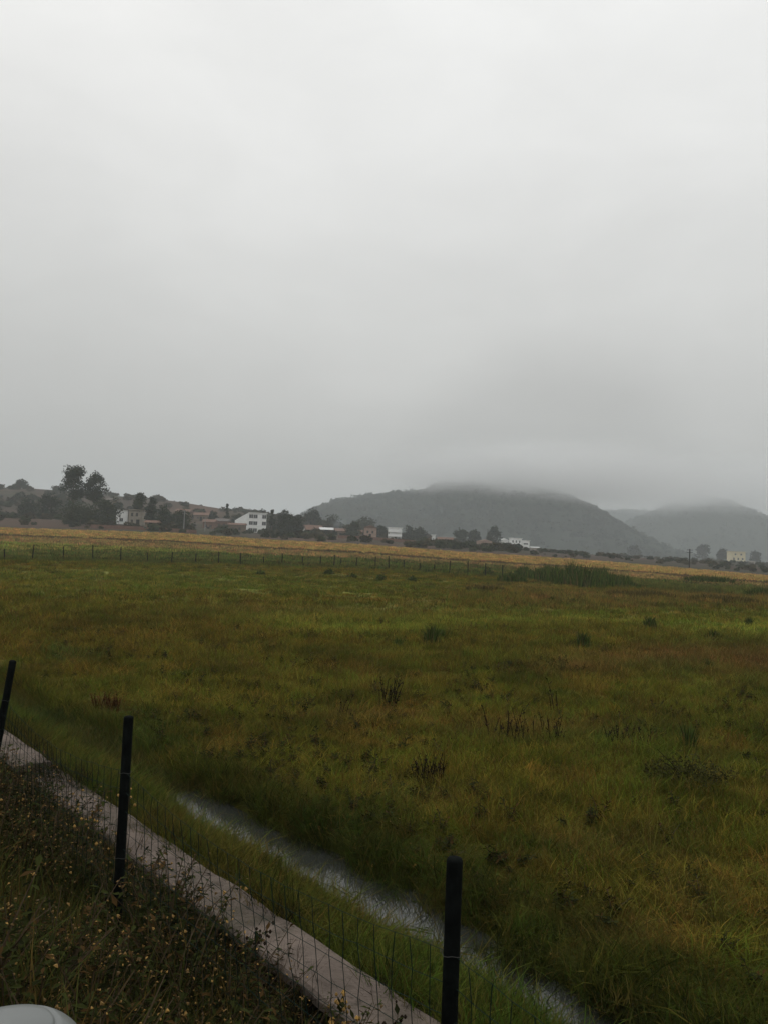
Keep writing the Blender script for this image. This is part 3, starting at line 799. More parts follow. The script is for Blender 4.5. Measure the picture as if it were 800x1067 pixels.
def flower_weed(label, x, y, dist, h, lean, seed):
    rr = random.Random(seed)
    p = at_d(x, y, dist); p[2] = zground(p[0], p[1])
    mb = MB()
    for s in range(3):
        a = lean+rr.uniform(-.7, .7); l = rr.uniform(.12, .4)*h; hh = h*rr.uniform(.75, 1.05)
        pts = [Vector((math.cos(a)*l*q*q, math.sin(a)*l*q*q, hh*q-.03)) for q in (0, .3, .6, .85, 1)]
        mb.tube(pts, [.003, .0028, .0022, .0015, .001], 4, 1)
        for k in range(26):
            q = rr.uniform(.2, 1); i = min(int(q*4), 3); b = pts[i].lerp(pts[i+1], q*4-i)
            e = Vector((rr.gauss(0, 1), rr.gauss(0, 1), rr.gauss(.3, .6))).normalized()*rr.uniform(.02, .06)
            sd = e.cross(Vector((0, 0, 1))).normalized()*e.length*.2
            mb.add([b, b+e*.5+sd, b+e, b+e*.5-sd], [(0, 1, 2, 3)], 0)
            if q > .6 and rr.random() < .8:
                c = b+e*1.1; R_ = rr.uniform(.005, .011)
                mb.tube([c-Vector((0, 0, R_)), c, c+Vector((0, 0, R_))], [R_*.4, R_, R_*.3], 6, 2)
    o = mb.build('flowering_weed', [M['weed'], M['stem'], M['flower'] if seed % 2 else M['stalk']]); o.location = p
    tag(o, label, 'weed', 'seeding weeds by the fence')
flower_weed('pale seeding weed touching the middle black post', 118, 985, 4.6, .95, 2.2, 1)
flower_weed('dark headed weed in front of the concrete kerb, right of the middle post', 238, 1000, 4.0, .6, .3, 2)
flower_weed('yellow dotted weed in front of the kerb at the bottom centre', 330, 1060, 3.55, .5, 1.0, 3)
flower_weed('dark headed weed beside the lower kerb end, left of the bottom post', 400, 1095, 3.35, .55, .5, 4)

# ------------------------------------------------------------------ trees
def tree(label, x, yb, dist, h, w, kind, m, trunk=.25, seed=0, n=900, name='tree', group='trees around the village'):
    """h and w in photograph pixels"""
    p = at_d(x, yb, dist); p[2] = zground(p[0], p[1])-.3
    k = dist/F; H = h*k+.3; W = w*k*.5
    rr = random.Random(seed*13+int(x))
    root = empty(name, p); tag(root, label, 'tree', group)
    tb = MB(); r0 = max(.12, H*.018)
    top = Vector((rr.uniform(-.05, .05)*H, 0, H*.8))
    tb.tube([(0, 0, 0), top*.35, top*.7, top], [r0, r0*.8, r0*.5, r0*.15], 7)
    clumps = []
    if kind == 'cone':
        for i in range(26):
            f = rr.random()**.8; z = H*(trunk+(1-trunk)*f); R_ = W*(1-f)*.95+.15
            a = rr.uniform(0, 2*PI); q = R_*rr.uniform(.2, .8)
            clumps.append((Vector((math.cos(a)*q, math.sin(a)*q, z)), max(.5, R_*.55), .8))
    else:
        nc = 24
        for i in range(nc):
            a = rr.uniform(0, 2*PI); f = rr.uniform(0, 1)
            prof = math.sin(PI*min(1, .22+.70*f))**.6
            q = W*prof*math.sqrt(rr.random())*.78
            clumps.append((Vector((math.cos(a)*q, math.sin(a)*q, H*(trunk+(1-trunk)*(.1+.8*f)))), W*rr.uniform(.36, .58), .95))
    for c, R_, _ in clumps[::2]:
        b = top*min(.9, max(.2, c.z/H*.75)); tb.tube([b, b.lerp(c, .6)+Vector((0, 0, -.1*R_)), c], [r0*.4, r0*.25, r0*.1], 4)
    tb.build('trunk', M['bark'], root)
    cb = MB()
    for i in range(int(n*1.5)):
        c, R_, fl = clumps[rr.randrange(len(clumps))]
        v = Vector((rr.gauss(0, 1), rr.gauss(0, 1), rr.gauss(0, 1))).normalized()*R_*rr.uniform(.35, 1.08)
        v.z *= fl; q = c+v
        s_ = max(.2, k*.95)*rr.uniform(.5, 1.35)
        n1 = Vector((rr.gauss(0, 1), rr.gauss(0, 1), rr.gauss(0, .6))).normalized(); n2 = n1.cross(Vector((rr.gauss(0, 1), rr.gauss(0, 1), rr.gauss(0, 1)))).normalized()
        cb.add([q-n1*s_, q+n2*s_*.7, q+n1*s_*.9, q-n2*s_*.8], [(0, 1, 2, 3)])
    cb.build('crown', m, root)
T = tree
T('tallest round tree on the skyline at left, its crown full and dense', 75, 546, 300, 57, 28, 'round', M['leafd'], .42, 1, 2600)
T('second tallest tree on the skyline, right of the tallest one', 98, 546, 305, 52, 23, 'round', M['leafd'], .44, 2, 2200)
T('broad dark bush tree at the foot of the two tallest trees', 84, 547, 285, 24, 40, 'round', M['leaf'], .05, 3, 1600)
T('dark tree left of the tallest tree, below the skyline', 52, 541, 330, 26, 26, 'round', M['leafd'], .1, 4, 1300)
T('low dark tree nearest the left edge', 30, 538, 345, 20, 22, 'round', M['leafd'], .1, 5, 1000)
T('small dark tree on the hill crest near the left edge', 22, 518, 560, 9, 13, 'round', M['leafd'], .2, 6, 500)
T('bushy tree right below the second tallest tree, left of the white walled house', 112, 546, 290, 27, 28, 'round', M['leaf'], .05, 7, 1500)
T('small tree on the crest behind the white walled house', 124, 528, 420, 13, 11, 'round', M['leafd'], .2, 8, 500)
T('tall pointed tree right behind the beige house', 145, 547, 305, 34, 15, 'round', M['leaf'], .25, 9, 1300)
T('dark tree right of the pointed one by the beige house', 158, 548, 300, 31, 18, 'round', M['leafd'], .15, 10, 1400)
T('broad dark tree at the right end of the clump by the beige house', 172, 549, 295, 26, 24, 'round', M['leafd'], .08, 11, 1500)
T('low tree left of the brick houses, by the pale pole', 190, 552, 300, 18, 24, 'round', M['leaf'], .08, 12, 1000)
T('small tree behind the brick houses, left of the dark conifer', 222, 545, 400, 15, 11, 'round', M['leafd'], .2, 13, 700)
T('narrow dark conifer behind the brick houses', 236, 548, 395, 25, 10, 'cone', M['leafd'], .1, 14, 900)
T('small tree at the left gable of the white three storey house', 249, 548, 410, 14, 13, 'round', M['leaf'], .2, 15, 600)
T('tree rising behind the roof of the white three storey house', 272, 550, 430, 17, 17, 'round', M['leaf'], .3, 16, 800)
T('tall dark conifer right beside the white three storey house', 283, 557, 345, 26, 12, 'cone', M['leafd'], .05, 17, 1200)
T('large dark tree right of the tall conifer', 297, 558, 350, 26, 20, 'round', M['leafd'], .1, 18, 1500)
T('dark broad tree left of the brown roofed houses', 309, 558, 352, 21, 18, 'round', M['leafd'], .1, 19, 1200)
T('tree behind the brown roofed houses, on the foot of the hill', 326, 552, 470, 17, 22, 'round', M['leafd'], .1, 20, 900)
T('far tree above the smoke, behind the brown roofed houses', 346, 553, 480, 14, 20, 'round', M['leaf'], .1, 21, 800)
T('bushy tree right of the brown roofed houses', 368, 562, 400, 15, 18, 'round', M['leaf'], .05, 22, 900)
T('dark tree between the pink brick house and the white balcony house', 397, 561, 430, 14, 13, 'round', M['leafd'], .1, 23, 800)
T('far tree behind the pink brick house', 380, 558, 500, 14, 24, 'round', M['leaf'], .1, 24, 800)
T('dark tree just right of the white balcony house', 427, 564, 440, 15, 15, 'round', M['leafd'], .1, 25, 900)
T('second dark tree right of the white balcony house', 438, 566, 450, 14, 15, 'round', M['leafd'], .1, 26, 900)
T('tree left of the rose coloured hut, below the hill', 479, 572, 480, 19, 17, 'round', M['leafd'], .05, 27, 1000)
T('bushy tree between the small white hut and the rose coloured hut', 492, 573, 490, 20, 15, 'round', M['leafd'], .05, 28, 1000)
T('tall dark tree between the rose coloured hut and the far white houses', 514, 573, 480, 23, 16, 'round', M['leafd'], .05, 29, 1200)
T('lone hazy tree at the foot of the hill, left of the dark pole', 660, 583, 800, 12, 14, 'round', M['leafd'], .1, 30, 700)
T('hazy tree right of the dark pole, far below the hill gap', 731, 587, 820, 17, 15, 'round', M['leafd'], .08, 31, 800)
T('hazy tree close to the left wall of the yellow house', 752, 588, 700, 14, 13, 'round', M['leafd'], .05, 32, 600)
T('low hazy tree right of the yellow house', 787, 590, 720, 12, 15, 'round', M['leafd'], .05, 33, 600)

# scrub over the village slope, woods on the hills
def crown_mesh(seed, m, n=70):
    rr = random.Random(seed); mb = MB()
    for i in range(n):
        v = Vector((rr.gauss(0, 1), rr.gauss(0, 1), rr.gauss(0, 1))).normalized()*rr.uniform(.55, 1.05); v.z = v.z*.7+.6
        n1 = Vector((rr.gauss(0, 1), rr.gauss(0, 1), rr.gauss(0, 1))).normalized(); n2 = n1.orthogonal().normalized()
        s_ = rr.uniform(.2, .5)
        mb.add([v-n1*s_, v+n2*s_*.7, v+n1*s_, v-n2*s_*.7], [(0, 1, 2, 3)])
    return mb.mesh('crown', m)
def scrub():
    pr = [crown_mesh(100, M['bush']), crown_mesh(101, M['bush']), crown_mesh(102, M['bushb']), crown_mesh(103, M['bushb'])]
    n = 5200
    d = rng.uniform(262, 640, n); q = rng.uniform(-60, 860, n)
    X = (q-400)/F*d; Y = d; k = rng.random(n) < (fbm(X, Y, 45, 41)*1.9-.45)*np.where(q > 540, .4, 1)
    k &= ~((d > 470) & (q < 250) & (rng.random(n) < .55)) & ~((np.abs(q-205) < 30) & (d > 380) & (rng.random(n) < .7)) & ~((q < 70) & (d < 340) & (rng.random(n) < .7))
    # keep the houses' fronts open
    k &= ~((d < 420) & (q > 118) & (q < 150) & (rng.random(n) < .8)) & ~((d < 420) & (q > 205) & (q < 280) & (rng.random(n) < .8)) & ~((d < 560) & (q > 310) & (q < 560) & (d > 330) & (rng.random(n) < .5))
    X, Y, d = X[k], Y[k], d[k]; n = len(X)
    s = rng.uniform(.5, 1.9, n)*(.6+d/700)*np.where((X/Y*F+400) > 540, .6, 1)
    rot = np.stack([0*s, 0*s, rng.uniform(0, 6.28, n)], -1)
    o = cloud_obj('hillside_scrub', pr, np.stack([X, Y, zground(X, Y)], -1), rot, np.stack([s*1.2, s*1.2, s], -1), np.full((n, 3), .05), rng.integers(0, 4, n))
scrub()

# ------------------------------------------------------------------ hills
def hill(D0, W, kk, yy, seed, ntree, low=5.0):
    kk = np.array(kk, float); yy = np.array(yy, float)
    Xk = (kk-400)/F*D0; Hk = EYE+(hor(kk)-yy)/F*D0
    xs = np.linspace(Xk[0], Xk[-1], 160); vs = np.linspace(-1, 1, 60)
    def hz(X, v):
        H = np.interp(X, Xk, Hk)-low
        ker = np.cos(v*PI/2)**1.25
        nz = (fbm(X, v*W, 120, seed)-.5)*.35*np.maximum(H, 0)*(1-ker)*ker*4*.6
        return H*ker+nz-6*(1-ker)
    X, Vv = np.meshgrid(xs, vs); Y = D0+Vv*W*(1+.0*X)
    Xw = X*(Y/D0)**.35
    Z = hz(X, Vv)+(vnoise(X, Y, 14, seed+1)-.5)*3
    nr, nc = X.shape
    i, j = np.meshgrid(np.arange(nr-1), np.arange(nc-1), indexing='ij')
    Q = np.stack([i*nc+j, i*nc+j+1, (i+1)*nc+j+1, (i+1)*nc+j], -1).reshape(-1, 4)
    o = bpy.data.objects.new('hill', np_mesh('hill', np.stack([Xw, Y, Z], -1).reshape(-1, 3), Q, [M['hill']]))
    COL.objects.link(o); tag(o, kind='structure')
    x = rng.uniform(Xk[0], Xk[-1], ntree); v = rng.uniform(-1, .25, ntree)
    z = hz(x, v); y = D0+v*W; xw = x*(y/D0)**.35
    k = rng.random(ntree) < .35+fbm(x, y, 90, seed+5)
    # open fields low on the slope
    k &= (z > 14+18*fbm(x, y, 60, seed+6)) | (rng.random(ntree) < .25)
    xw, y, z = xw[k], y[k], z[k]; n = len(z)
    s = rng.uniform(1.6, 3.2, n)*np.where(rng.random(n) < .12, 1.7, 1)
    return np.stack([xw, y, z-.5], -1), s
PT = []
PT.append(hill(1400, 520, [180,250,300,320,335,350,375,400,430,442,449,480,520,550,580,610,640,680,720,760,820], [569,561,547,535,527,521,516.5,513.5,511,509.5,504,498,496,500,512,530,550,572,584,590,594], 50, 15000))
PT.append(hill(1950, 600, [560,620,655,680,700,730,750,780,800,850,900,960], [585,560,541,531,522,515,520,535,545,566,580,592], 60, 5000))
PT.append(hill(2600, 500, [480,560,620,650,680,720,800,900,1000], [560,540,531,529,531,535,556,575,590], 70, 2500))
Pw = np.vstack([p for p, s in PT]); Sw = np.concatenate([s for p, s in PT]); nw = len(Sw)
pr = [crown_mesh(110+k, M['woods'], 26) for k in range(3)]
cloud_obj('hill_woods', pr, Pw, np.stack([0*Sw, 0*Sw, rng.uniform(0, 6.28, nw)], -1), np.stack([Sw, Sw, Sw*1.1], -1), np.array([[.024,.035,.029]])*(.45+1.1*fbm(Pw[:, 0], Pw[:, 1]+3*Pw[:, 2], 130, 61))[:, None]+np.array([[.022,.016,.010]])*sstep(.5, .75, fbm(Pw[:, 0], Pw[:, 1], 70, 62))[:, None], rng.integers(0, 3, nw))

# ------------------------------------------------------------------ houses
def house(label, x0, x1, yb, dist, hpx, depth, wall, roof=None, rise=0, wins=(), door=None, rz=0, cat='house', name='house', parapet=False, winmat=None, ledges=(), gable='x', slope=None, group='houses of the far village'):
    """front wall spans photograph columns x0..x1, wins in fractions of the front"""
    k = dist/F
    p = at_d((x0+x1)/2, yb, dist); W = (x1-x0)*k; H = hpx*k
    p[2] = min(zground(p[0], p[1]), p[2]+.5)
    base = at_d((x0+x1)/2, yb, dist)[2]
    H += max(0, base-p[2])
    root = empty(name, p, rz); tag(root, label, cat, group)
    mb = MB()
    if slope:                                # one shoulder of the front falls away
        xm = -W/2+slope[0]*W; hl = slope[1]*H
        vs = [(-W/2,0,-1.5),(W/2,0,-1.5),(W/2,0,H),(xm,0,H),(-W/2,0,hl)]
        mb.add(vs+[(x,depth,z) for x,y,z in vs], [(0,1,2,3,4),(9,8,7,6,5),(0,5,6,1),(1,6,7,2),(2,7,8,3),(3,8,9,4),(4,9,5,0)])
    else:
        mb.box(-W/2, W/2, 0, depth, -1.5, H)
    mb.build('wall', M[wall], root)
    if roof:
        rb = MB(); ov = .45; z0 = H+.004
        if rise <= 0:
            rb.box((xm if slope else -W/2-ov), W/2+ov, -ov, depth+ov, z0, z0+.22)
        elif gable == 'x':                       # ridge runs along the front
            a, b = -W/2-ov, W/2+ov; c, d_ = -ov, depth+ov; R_ = rise*k
            vs = [(a,c,z0),(b,c,z0),(b,d_,z0),(a,d_,z0),(a,depth/2,z0+R_),(b,depth/2,z0+R_)]
            rb.add(vs, [(0,1,5,4),(2,3,4,5),(1,2,5),(3,0,4),(3,2,1,0)])
        else:                                    # gable faces the front
            a, b = -W/2-ov, W/2+ov; c, d_ = -ov, depth+ov; R_ = rise*k
            vs = [(a,c,z0),(b,c,z0),(b,d_,z0),(a,d_,z0),(0,c,z0+R_),(0,d_,z0+R_)]
            rb.add(vs, [(0,4,5,3),(1,2,5,4),(0,1,4),(2,3,5),(3,2,1,0)])
        rb.build('roof', M[roof], root)
    for (fx, fz, fw, fh) in wins:
        wb = MB(); cx = -W/2+fx*W; cz = fz*H; a = fw*W/2; b = fh*H/2
        wb.box(cx-a, cx+a, -.05, -.004, cz-b, cz+b)
        win = wb.build('window', M['pane'], root)
        fb = MB(); fb.box(cx-a-.12, cx+a+.12, -.16, -.004, cz-b-.14, cz-b-.004); fb.box(cx-.04, cx+.04, -.075, -.052, cz-b, cz+b)
        s_ = fb.build('window_frame', M['white' if wall in ('white', 'yellow') else 'beige'], win)
    if door is not None:
        db = MB(); cx = -W/2+door*W; db.box(cx-.6, cx+.6, -.06, -.004, 0, 2.1); db.build('door', M['poled'], root)
    for fz in ledges:
        lb = MB(); lb.box(-W/2-.1, W/2+.1, -.9, -.006, fz*H-.09, fz*H+.09)
        lb.box(-W/2-.1, W/2+.1, -.9, -.8, fz*H+.095, fz*H+1.0)
        lb.build('balcony', M['white'], root)
    return root

wg = [(fx, fz, .125, .17) for fz in (.19, .52, .84) for fx in (.52, .66, .94)]
sm = [(.80, fz, .06, .10) for fz in (.13, .47, .79)]
house('white three storey house with dark square windows, the largest white building', 244.5, 276.5, 557.5, 380, 22, 9, 'white', 'white', 0, wg, None, .12, slope=(.42, .62))
house('low brown shed leaning against the left of the white three storey house', 238, 254.5, 557, 365, 9, 5, 'mud', 'tiler', 2, [(.3, .5, .12, .35), (.7, .5, .12, .35)], .5)
house('red brick house left of the brown shed, partly behind trees', 211, 223, 555, 375, 10, 7, 'brick', 'tiler', 3, [(.3, .55, .16, .3), (.7, .55, .16, .3)], .5)
house('brick house with pale grey roof in front of the dark conifer', 224, 237, 553, 385, 9, 7, 'brick', 'tile', 3, [(.3, .55, .14, .3), (.72, .55, .14, .3)], .5)
house('small house with a bright white side wall amid the left trees', 121, 133, 546, 305, 15, 6, 'white', 'tile', 0, [(.45, .30, .3, .22)], None, .0)
house('beige two storey house right of the bright white wall', 134, 148, 547, 303, 15.5, 7, 'beige', 'beige', 0, [(.25, .7, .15, .22), (.6, .7, .15, .22), (.25, .25, .15, .22)], .7)
house('long brown roofed house left of the smoke', 313, 334, 560, 410, 7, 8, 'mud', 'tiler', 5, [(.2, .5, .08, .35), (.5, .5, .08, .35), (.8, .5, .08, .35)], .35)
house('brown house with a pale tin roof under the smoke', 333, 346, 560, 405, 7, 7, 'mud', 'tin', 2.5, [(.3, .5, .12, .35), (.7, .5, .12, .35)], .5)
house('low brown house right of the smoke', 346, 364, 561, 415, 6.5, 7, 'mud', 'tiler', 3, [(.25, .5, .1, .35), (.75, .5, .1, .35)], .5)
house('tiny white hut at the left end of the brown roofed houses', 312.5, 317, 554.5, 402, 4.5, 3, 'white', 'tile', 0, [(.5, .5, .3, .3)])
house('plain pink brick house left of the white balcony house', 379, 392, 560.5, 420, 10.5, 7, 'pink', 'tiler', 3, [(.3, .6, .14, .25), (.7, .6, .14, .25)], .5, gable='y')
house('white house with long balcony bands, at the foot of the hill', 404, 418, 560.5, 400, 10.5, 7, 'white', 'white', 0, [(.06, .2, .06, .2), (.06, .55, .06, .2)], None, 0, ledges=(.36, .68))
house('small brick house with a dark gable between white huts', 443, 449, 565, 450, 6, 5, 'brick', 'tile', 3, [(.5, .5, .25, .3)], gable='y')
house('narrow white hut right of the small dark gabled house', 449.5, 453, 563, 450, 5.5, 4, 'white', 'white', 0, [(.5, .5, .3, .25)])
house('long low brick house right of the narrow white hut', 456, 472, 568, 455, 5, 6, 'brick', 'tiler', 2.5, [(.25, .5, .08, .35), (.75, .5, .08, .35)], .5)
house('rose coloured hut left of the tall dark tree', 497, 512, 572, 460, 7, 6, 'pink', 'pink', 2, [(.3, .5, .1, .35), (.7, .5, .1, .35)], .5, gable='y')
house('small white house next to the tall dark tree, left end of the white row', 521, 529, 570, 500, 7, 6, 'white', 'white', 2, [(.62, .55, .3, .28)], gable='y')
house('taller white house in the middle of the far white row', 531.5, 543, 570, 510, 9, 7, 'white', 'white', 0, [(.2, .72, .12, .2), (.5, .72, .12, .2), (.8, .72, .12, .2), (.3, .3, .12, .2)])
house('white house with a shaded porch at the right end of the white row', 543.5, 551, 571.5, 515, 8, 6, 'white', 'white', 0, [(.5, .68, .6, .14), (.5, .25, .5, .22)])
house('very low pale shed at the lower right of the far white row', 553, 561, 575, 505, 3.5, 4, 'beige', 'tin', 1)
house('pale yellow house alone at the far right', 761, 776, 587, 640, 11.5, 8, 'yellow', 'yellow', 0, [(.2, .35, .1, .2), (.5, .35, .1, .2), (.8, .35, .1, .2), (.3, .75, .1, .16), (.7, .75, .1, .16)])
house('low pale shed right of the yellow house', 777, 786, 588, 645, 2.6, 4, 'beige', 'tin', 0)

house('brick house on the slope above the pale pole, left one of a pair', 183, 197, 539, 430, 6, 7, 'brick', 'tiler', 3, [(.3, .5, .1, .35), (.7, .5, .1, .35)], .5)
house('brick house on the slope above the pale pole, right one of a pair', 202, 217, 543, 430, 6, 7, 'mud', 'tiler', 3, [(.3, .5, .1, .35), (.7, .5, .1, .35)], .5)
house('small dark roofed house on the crest right of the two tallest trees', 111, 118, 526, 430, 5, 5, 'mud', 'tile', 2.5, [(.3, .5, .14, .35), (.7, .5, .14, .35)])
house('mud walled house low between the beige house and the brick houses', 151, 163, 551, 285, 6, 5, 'mud', 'tiler', 2.5, [(.3, .5, .1, .3), (.7, .5, .1, .3)], .5)
house('long mud walled barn between the pink brick house and the low brown house', 366, 377, 561.5, 425, 6, 6, 'mud', 'tiler', 2.5, [(.5, .5, .12, .3)])

def long_wall(label, xs, yb, dist, h, m, name='wall'):
    mb = MB(); pts = []
    for x in xs:
        y = np.interp(x, kx, yV)+yb; p = at_d(x, y, dist); p[2] = zground(p[0], p[1]); pts.append(Vector(p))
    for a, b in zip(pts, pts[1:]):
        mb.add([(a.x,a.y,a.z-.6),(b.x,b.y,b.z-.6),(b.x,b.y,b.z+h),(a.x,a.y,a.z+h),(a.x,a.y+.35,a.z-.6),(b.x,b.y+.35,b.z-.6),(b.x,b.y+.35,b.z+h),(a.x,a.y+.35,a.z+h)],
               [(0,1,2,3),(5,4,7,6),(3,2,6,7),(4,0,3,7),(1,5,6,2)])
    o = mb.build(name, m); tag(o, label, 'wall')
long_wall('long low reddish earth wall below the left trees and the beige house', range(95, 206, 10), 3, 268, 1.1, M['brick'])
long_wall('low reddish earth wall below the pink brick and white balcony houses', range(352, 440, 8), 3, 330, 1.1, M['brick'])

def pole(label, x, ytop, yb, dist, m, arms=False, r=.16):
    p = at_d(x, yb, dist); p[2] = zground(p[0], p[1]); H = (yb-ytop)*dist/F
    root = empty('utility_pole', p); tag(root, label, 'utility pole', 'utility poles')
    mb = MB(); mb.tube([(0,0,-.4),(0,0,H*.5),(0,0,H)], [r*1.2, r, r*.75], 10); mb.build('shaft', m, root)
    if arms:
        for z in (H-.35, H-1.1):
            a = MB(); a.box(-.9, .9, -.07, .07, z-.06, z+.06); cr = a.build('crossarm', m, root)
            for xx in (-.8, -.35, .35, .8):
                i_ = MB(); i_.tube([(xx,0,z+.06),(xx,0,z+.16),(xx,0,z+.26)], [.05,.07,.03], 8); i_.build('insulator', M['pole'], cr)
pole('dark utility pole alone in the golden field at right', 717.5, 577, 597, 250, M['poled'], True, .2)
pole('pale thin pole left of the brick houses', 191.5, 534, 556, 280, M['pole'], True, .15)
pole('short pale pole beside the red brick house', 213.5, 543, 556, 300, M['pole'], False, .15)

# ------------------------------------------------------------------ car beside the camera
def car():
    phi = math.atan2(U[1], U[0])
    o_ = U*.32+NN*(-.85)
    root = empty('parked_car', (o_[0], o_[1], 1.158), phi)
    tag(root, 'white car of which only a rounded wing mirror shows at bottom left', 'car')
    mb = MB()
    prof = [(-2.15,.32),(-2.2,.62),(-2.12,.92),(-1.5,.98),(.75,.94),(1.7,.80),(2.12,.66),(2.2,.42),(2.12,.24),(1.75,.2),(-1.75,.2)]
    n = len(prof)
    vs = [(x,-.86,z) for x,z in prof]+[(x,.86,z) for x,z in prof]
    mb.add(vs, [tuple(range(n))[::-1], tuple(range(n,2*n))]+[(i,(i+1)%n,n+(i+1)%n,n+i) for i in range(n)])
    bevel(mb.build('body', M['paint'], root), .07, 3)
    g = MB()
    lo = [(-1.75,.78),(.95,.78)]; hi = [(-1.15,.58),(.15,.58)]
    vs = [(-1.8,-.79,.93),(.95,-.79,.93),(.95,.79,.93),(-1.8,.79,.93),(-1.2,-.58,1.36),(.1,-.58,1.36),(.1,.58,1.36),(-1.2,.58,1.36)]
    g.add(vs, [(0,1,5,4),(1,2,6,5),(2,3,7,6),(3,0,4,7),(4,5,6,7),(3,2,1,0)]); g.build('windows', M['pane'], root)
    r_ = MB(); r_.box(-1.26,.16,-.60,.60,1.364,1.42); bevel(r_.build('roof', M['paint'], root), .025, 2)
    for sx in (-1.3, 1.38):
        for sy in (-.78, .78):
            w = MB(); w.tube([(sx,sy-.1,.31),(sx,sy-.08,.31),(sx,sy+.08,.31),(sx,sy+.1,.31)], [.27,.31,.31,.27], 24)
            wo = w.build('wheel', M['rubber'], root)
            q = MB(); s = 1 if sy > 0 else -1; q.tube([(sx,sy+s*.101,.31),(sx,sy+s*.112,.31)], [.2,.18], 20); q.build('rim', M['alloy'], wo)
    for sy in (-.6, .6):
        h = MB(); h.box(2.08,2.2,sy-.2,sy+.2,.56,.68); bevel(h.build('headlight', M['lamp'], root), .03, 2)
        h = MB(); h.box(-2.21,-2.1,sy-.18,sy+.18,.66,.82); bevel(h.build('tail_light', mat('tail_lamp', (.35,.02,.02), rough=.2), root), .02, 2)
    # wing mirrors: a rounded shell with a parting line round it
    top = at(3, 1046, 2.20)
    loc = Matrix.Rotation(-phi, 4, 'Z') @ Vector((top[0]-o_[0], top[1]-o_[1], top[2]-1.158))
    for side in (1, -1):
        c = Vector((loc.x-.03, (loc.y+.035)*side, loc.z-.082))
        hb = MB(); nu, nv = 56, 150; vs = []; fs = []
        for i in range(nv+1):
            a = PI*i/nv-PI/2
            for j in range(nu):
                b = 2*PI*j/nu
                e = lambda v, q: math.copysign(abs(v)**q, v)
                x = .075*e(math.cos(a), .8)*e(math.cos(b), .8); y = .128*e(math.cos(a), .8)*e(math.sin(b), .8); z = .084*e(math.sin(a), .9)
                if x < -.045: x = -.045
                gr = 1-.03*math.exp(-((math.sin(a)-.80)/.016)**2)
                vs.append((c.x+x*gr, c.y+y*gr, c.z+z*gr))
        for i in range(nv):
            for j in range(nu): fs.append((i*nu+j, i*nu+(j+1)%nu, (i+1)*nu+(j+1)%nu, (i+1)*nu+j))
        hb.add(vs, fs); ho = hb.build('wing_mirror', M['paint'], root, smooth=True)
        gb = MB(); gb.box(c.x-.053, c.x-.0462, c.y-.1, c.y+.1, c.z-.055, c.z+.055); bevel(gb.build('mirror_glass', M['mirror'], ho), .003, 1)
        ab = MB(); yi = -.80 if c.y < 0 else .80
        ab.tube([(c.x+.02, c.y*.93, c.z-.06), (c.x+.03, (c.y+yi)/2, c.z-.095), (c.x+.04, yi, c.z-.12)], [.028,.03,.035], 10)
        ab.build('mirror_arm', M['black'], ho, smooth=True)
car()

# ------------------------------------------------------------------ air
def box_obj(name, x0, x1, y0, y1, z0, z1, m):
    mb = MB(); mb.box(x0, x1, y0, y1, z0, z1); return mb.build(name, m)
HAZE = .00039
hz_ = box_obj('haze', -4300, 4300, -4300, 4300, -14, 190, vol_mat('haze_air', HAZE, (.90,.955,.975)))
tag(hz_, kind='stuff')

def mist(label, x, y, dist, sx, sy, sz, dens, seed):
    bm = bmesh.new(); bmesh.ops.create_icosphere(bm, subdivisions=4, radius=1)
    for v in bm.verts:
        v.co *= .86+.14*mnoise.noise(v.co*1.7+Vector((seed*3.1, 0, 0)))
    me = bpy.data.meshes.new('low_cloud'); bm.to_mesh(me); bm.free(); me.materials.append(vol_mat('mist', dens, (.94,.945,.945), True, scale=3.6))
    o = bpy.data.objects.new('low_cloud', me); COL.objects.link(o)
    o.location = at_d(x, y, dist); o.scale = (sx, sy, sz)
    tag(o, label, 'cloud', 'low clouds on the hilltops', 'stuff')
mist('low cloud wrapped over the flat top of the nearer hill', 575, 496, 1180, 340, 360, 58, .024, 1)
mist('thin low cloud trailing over the middle of the ridge of the nearer hill', 500, 494, 1240, 190, 300, 40, .011, 3)
mist('low cloud over the peak of the right hill', 738, 508, 1690, 400, 400, 84, .012, 2)

def smoke():
    bm = bmesh.new(); bmesh.ops.create_icosphere(bm, subdivisions=3, radius=1)
    for v in bm.verts: v.co *= .85+.15*mnoise.noise(v.co*2)
    me = bpy.data.meshes.new('smoke'); bm.to_mesh(me); bm.free(); me.materials.append(vol_mat('smoke_air', .05, (.80,.88,.97), True))
    o = bpy.data.objects.new('smoke', me); COL.objects.link(o); o.location = at_d(352, 546, 400); o.scale = (4.5, 4.5, 5)
    tag(o, 'thin bluish smoke drifting above the brown roofed houses', 'smoke', None, 'stuff')
smoke()

# ------------------------------------------------------------------ sky and light
w = bpy.data.worlds.new('World'); SC.world = w; w.use_nodes = True
N = w.node_tree.nodes; L = w.node_tree.links
bg = N['Background']
sky = N.new('ShaderNodeTexSky'); sky.sky_type = 'NISHITA'; sky.sun_disc = False
SUN_EL, SUN_AZ = math.radians(52), math.radians(-35)
sky.sun_elevation = SUN_EL; sky.sun_rotation = SUN_AZ
sky.air_density = 1.5; sky.dust_density = 4
tc = N.new('ShaderNodeTexCoord'); sep = N.new('ShaderNodeSeparateXYZ'); L.new(tc.outputs['Generated'], sep.inputs[0])
rmp = N.new('ShaderNodeValToRGB'); cr = rmp.color_ramp
stops = [(0, (.38,.382,.375)), (.06, (.45,.452,.44)), (.15, (.59,.592,.58)), (.27, (.70,.703,.69)), (.42, (.85,.852,.84)), (.56, (.95,.953,.94)), (1, (1.15,1.16,1.17))]
cr.elements[0].position = stops[0][0]; cr.elements[0].color = (*stops[0][1], 1)
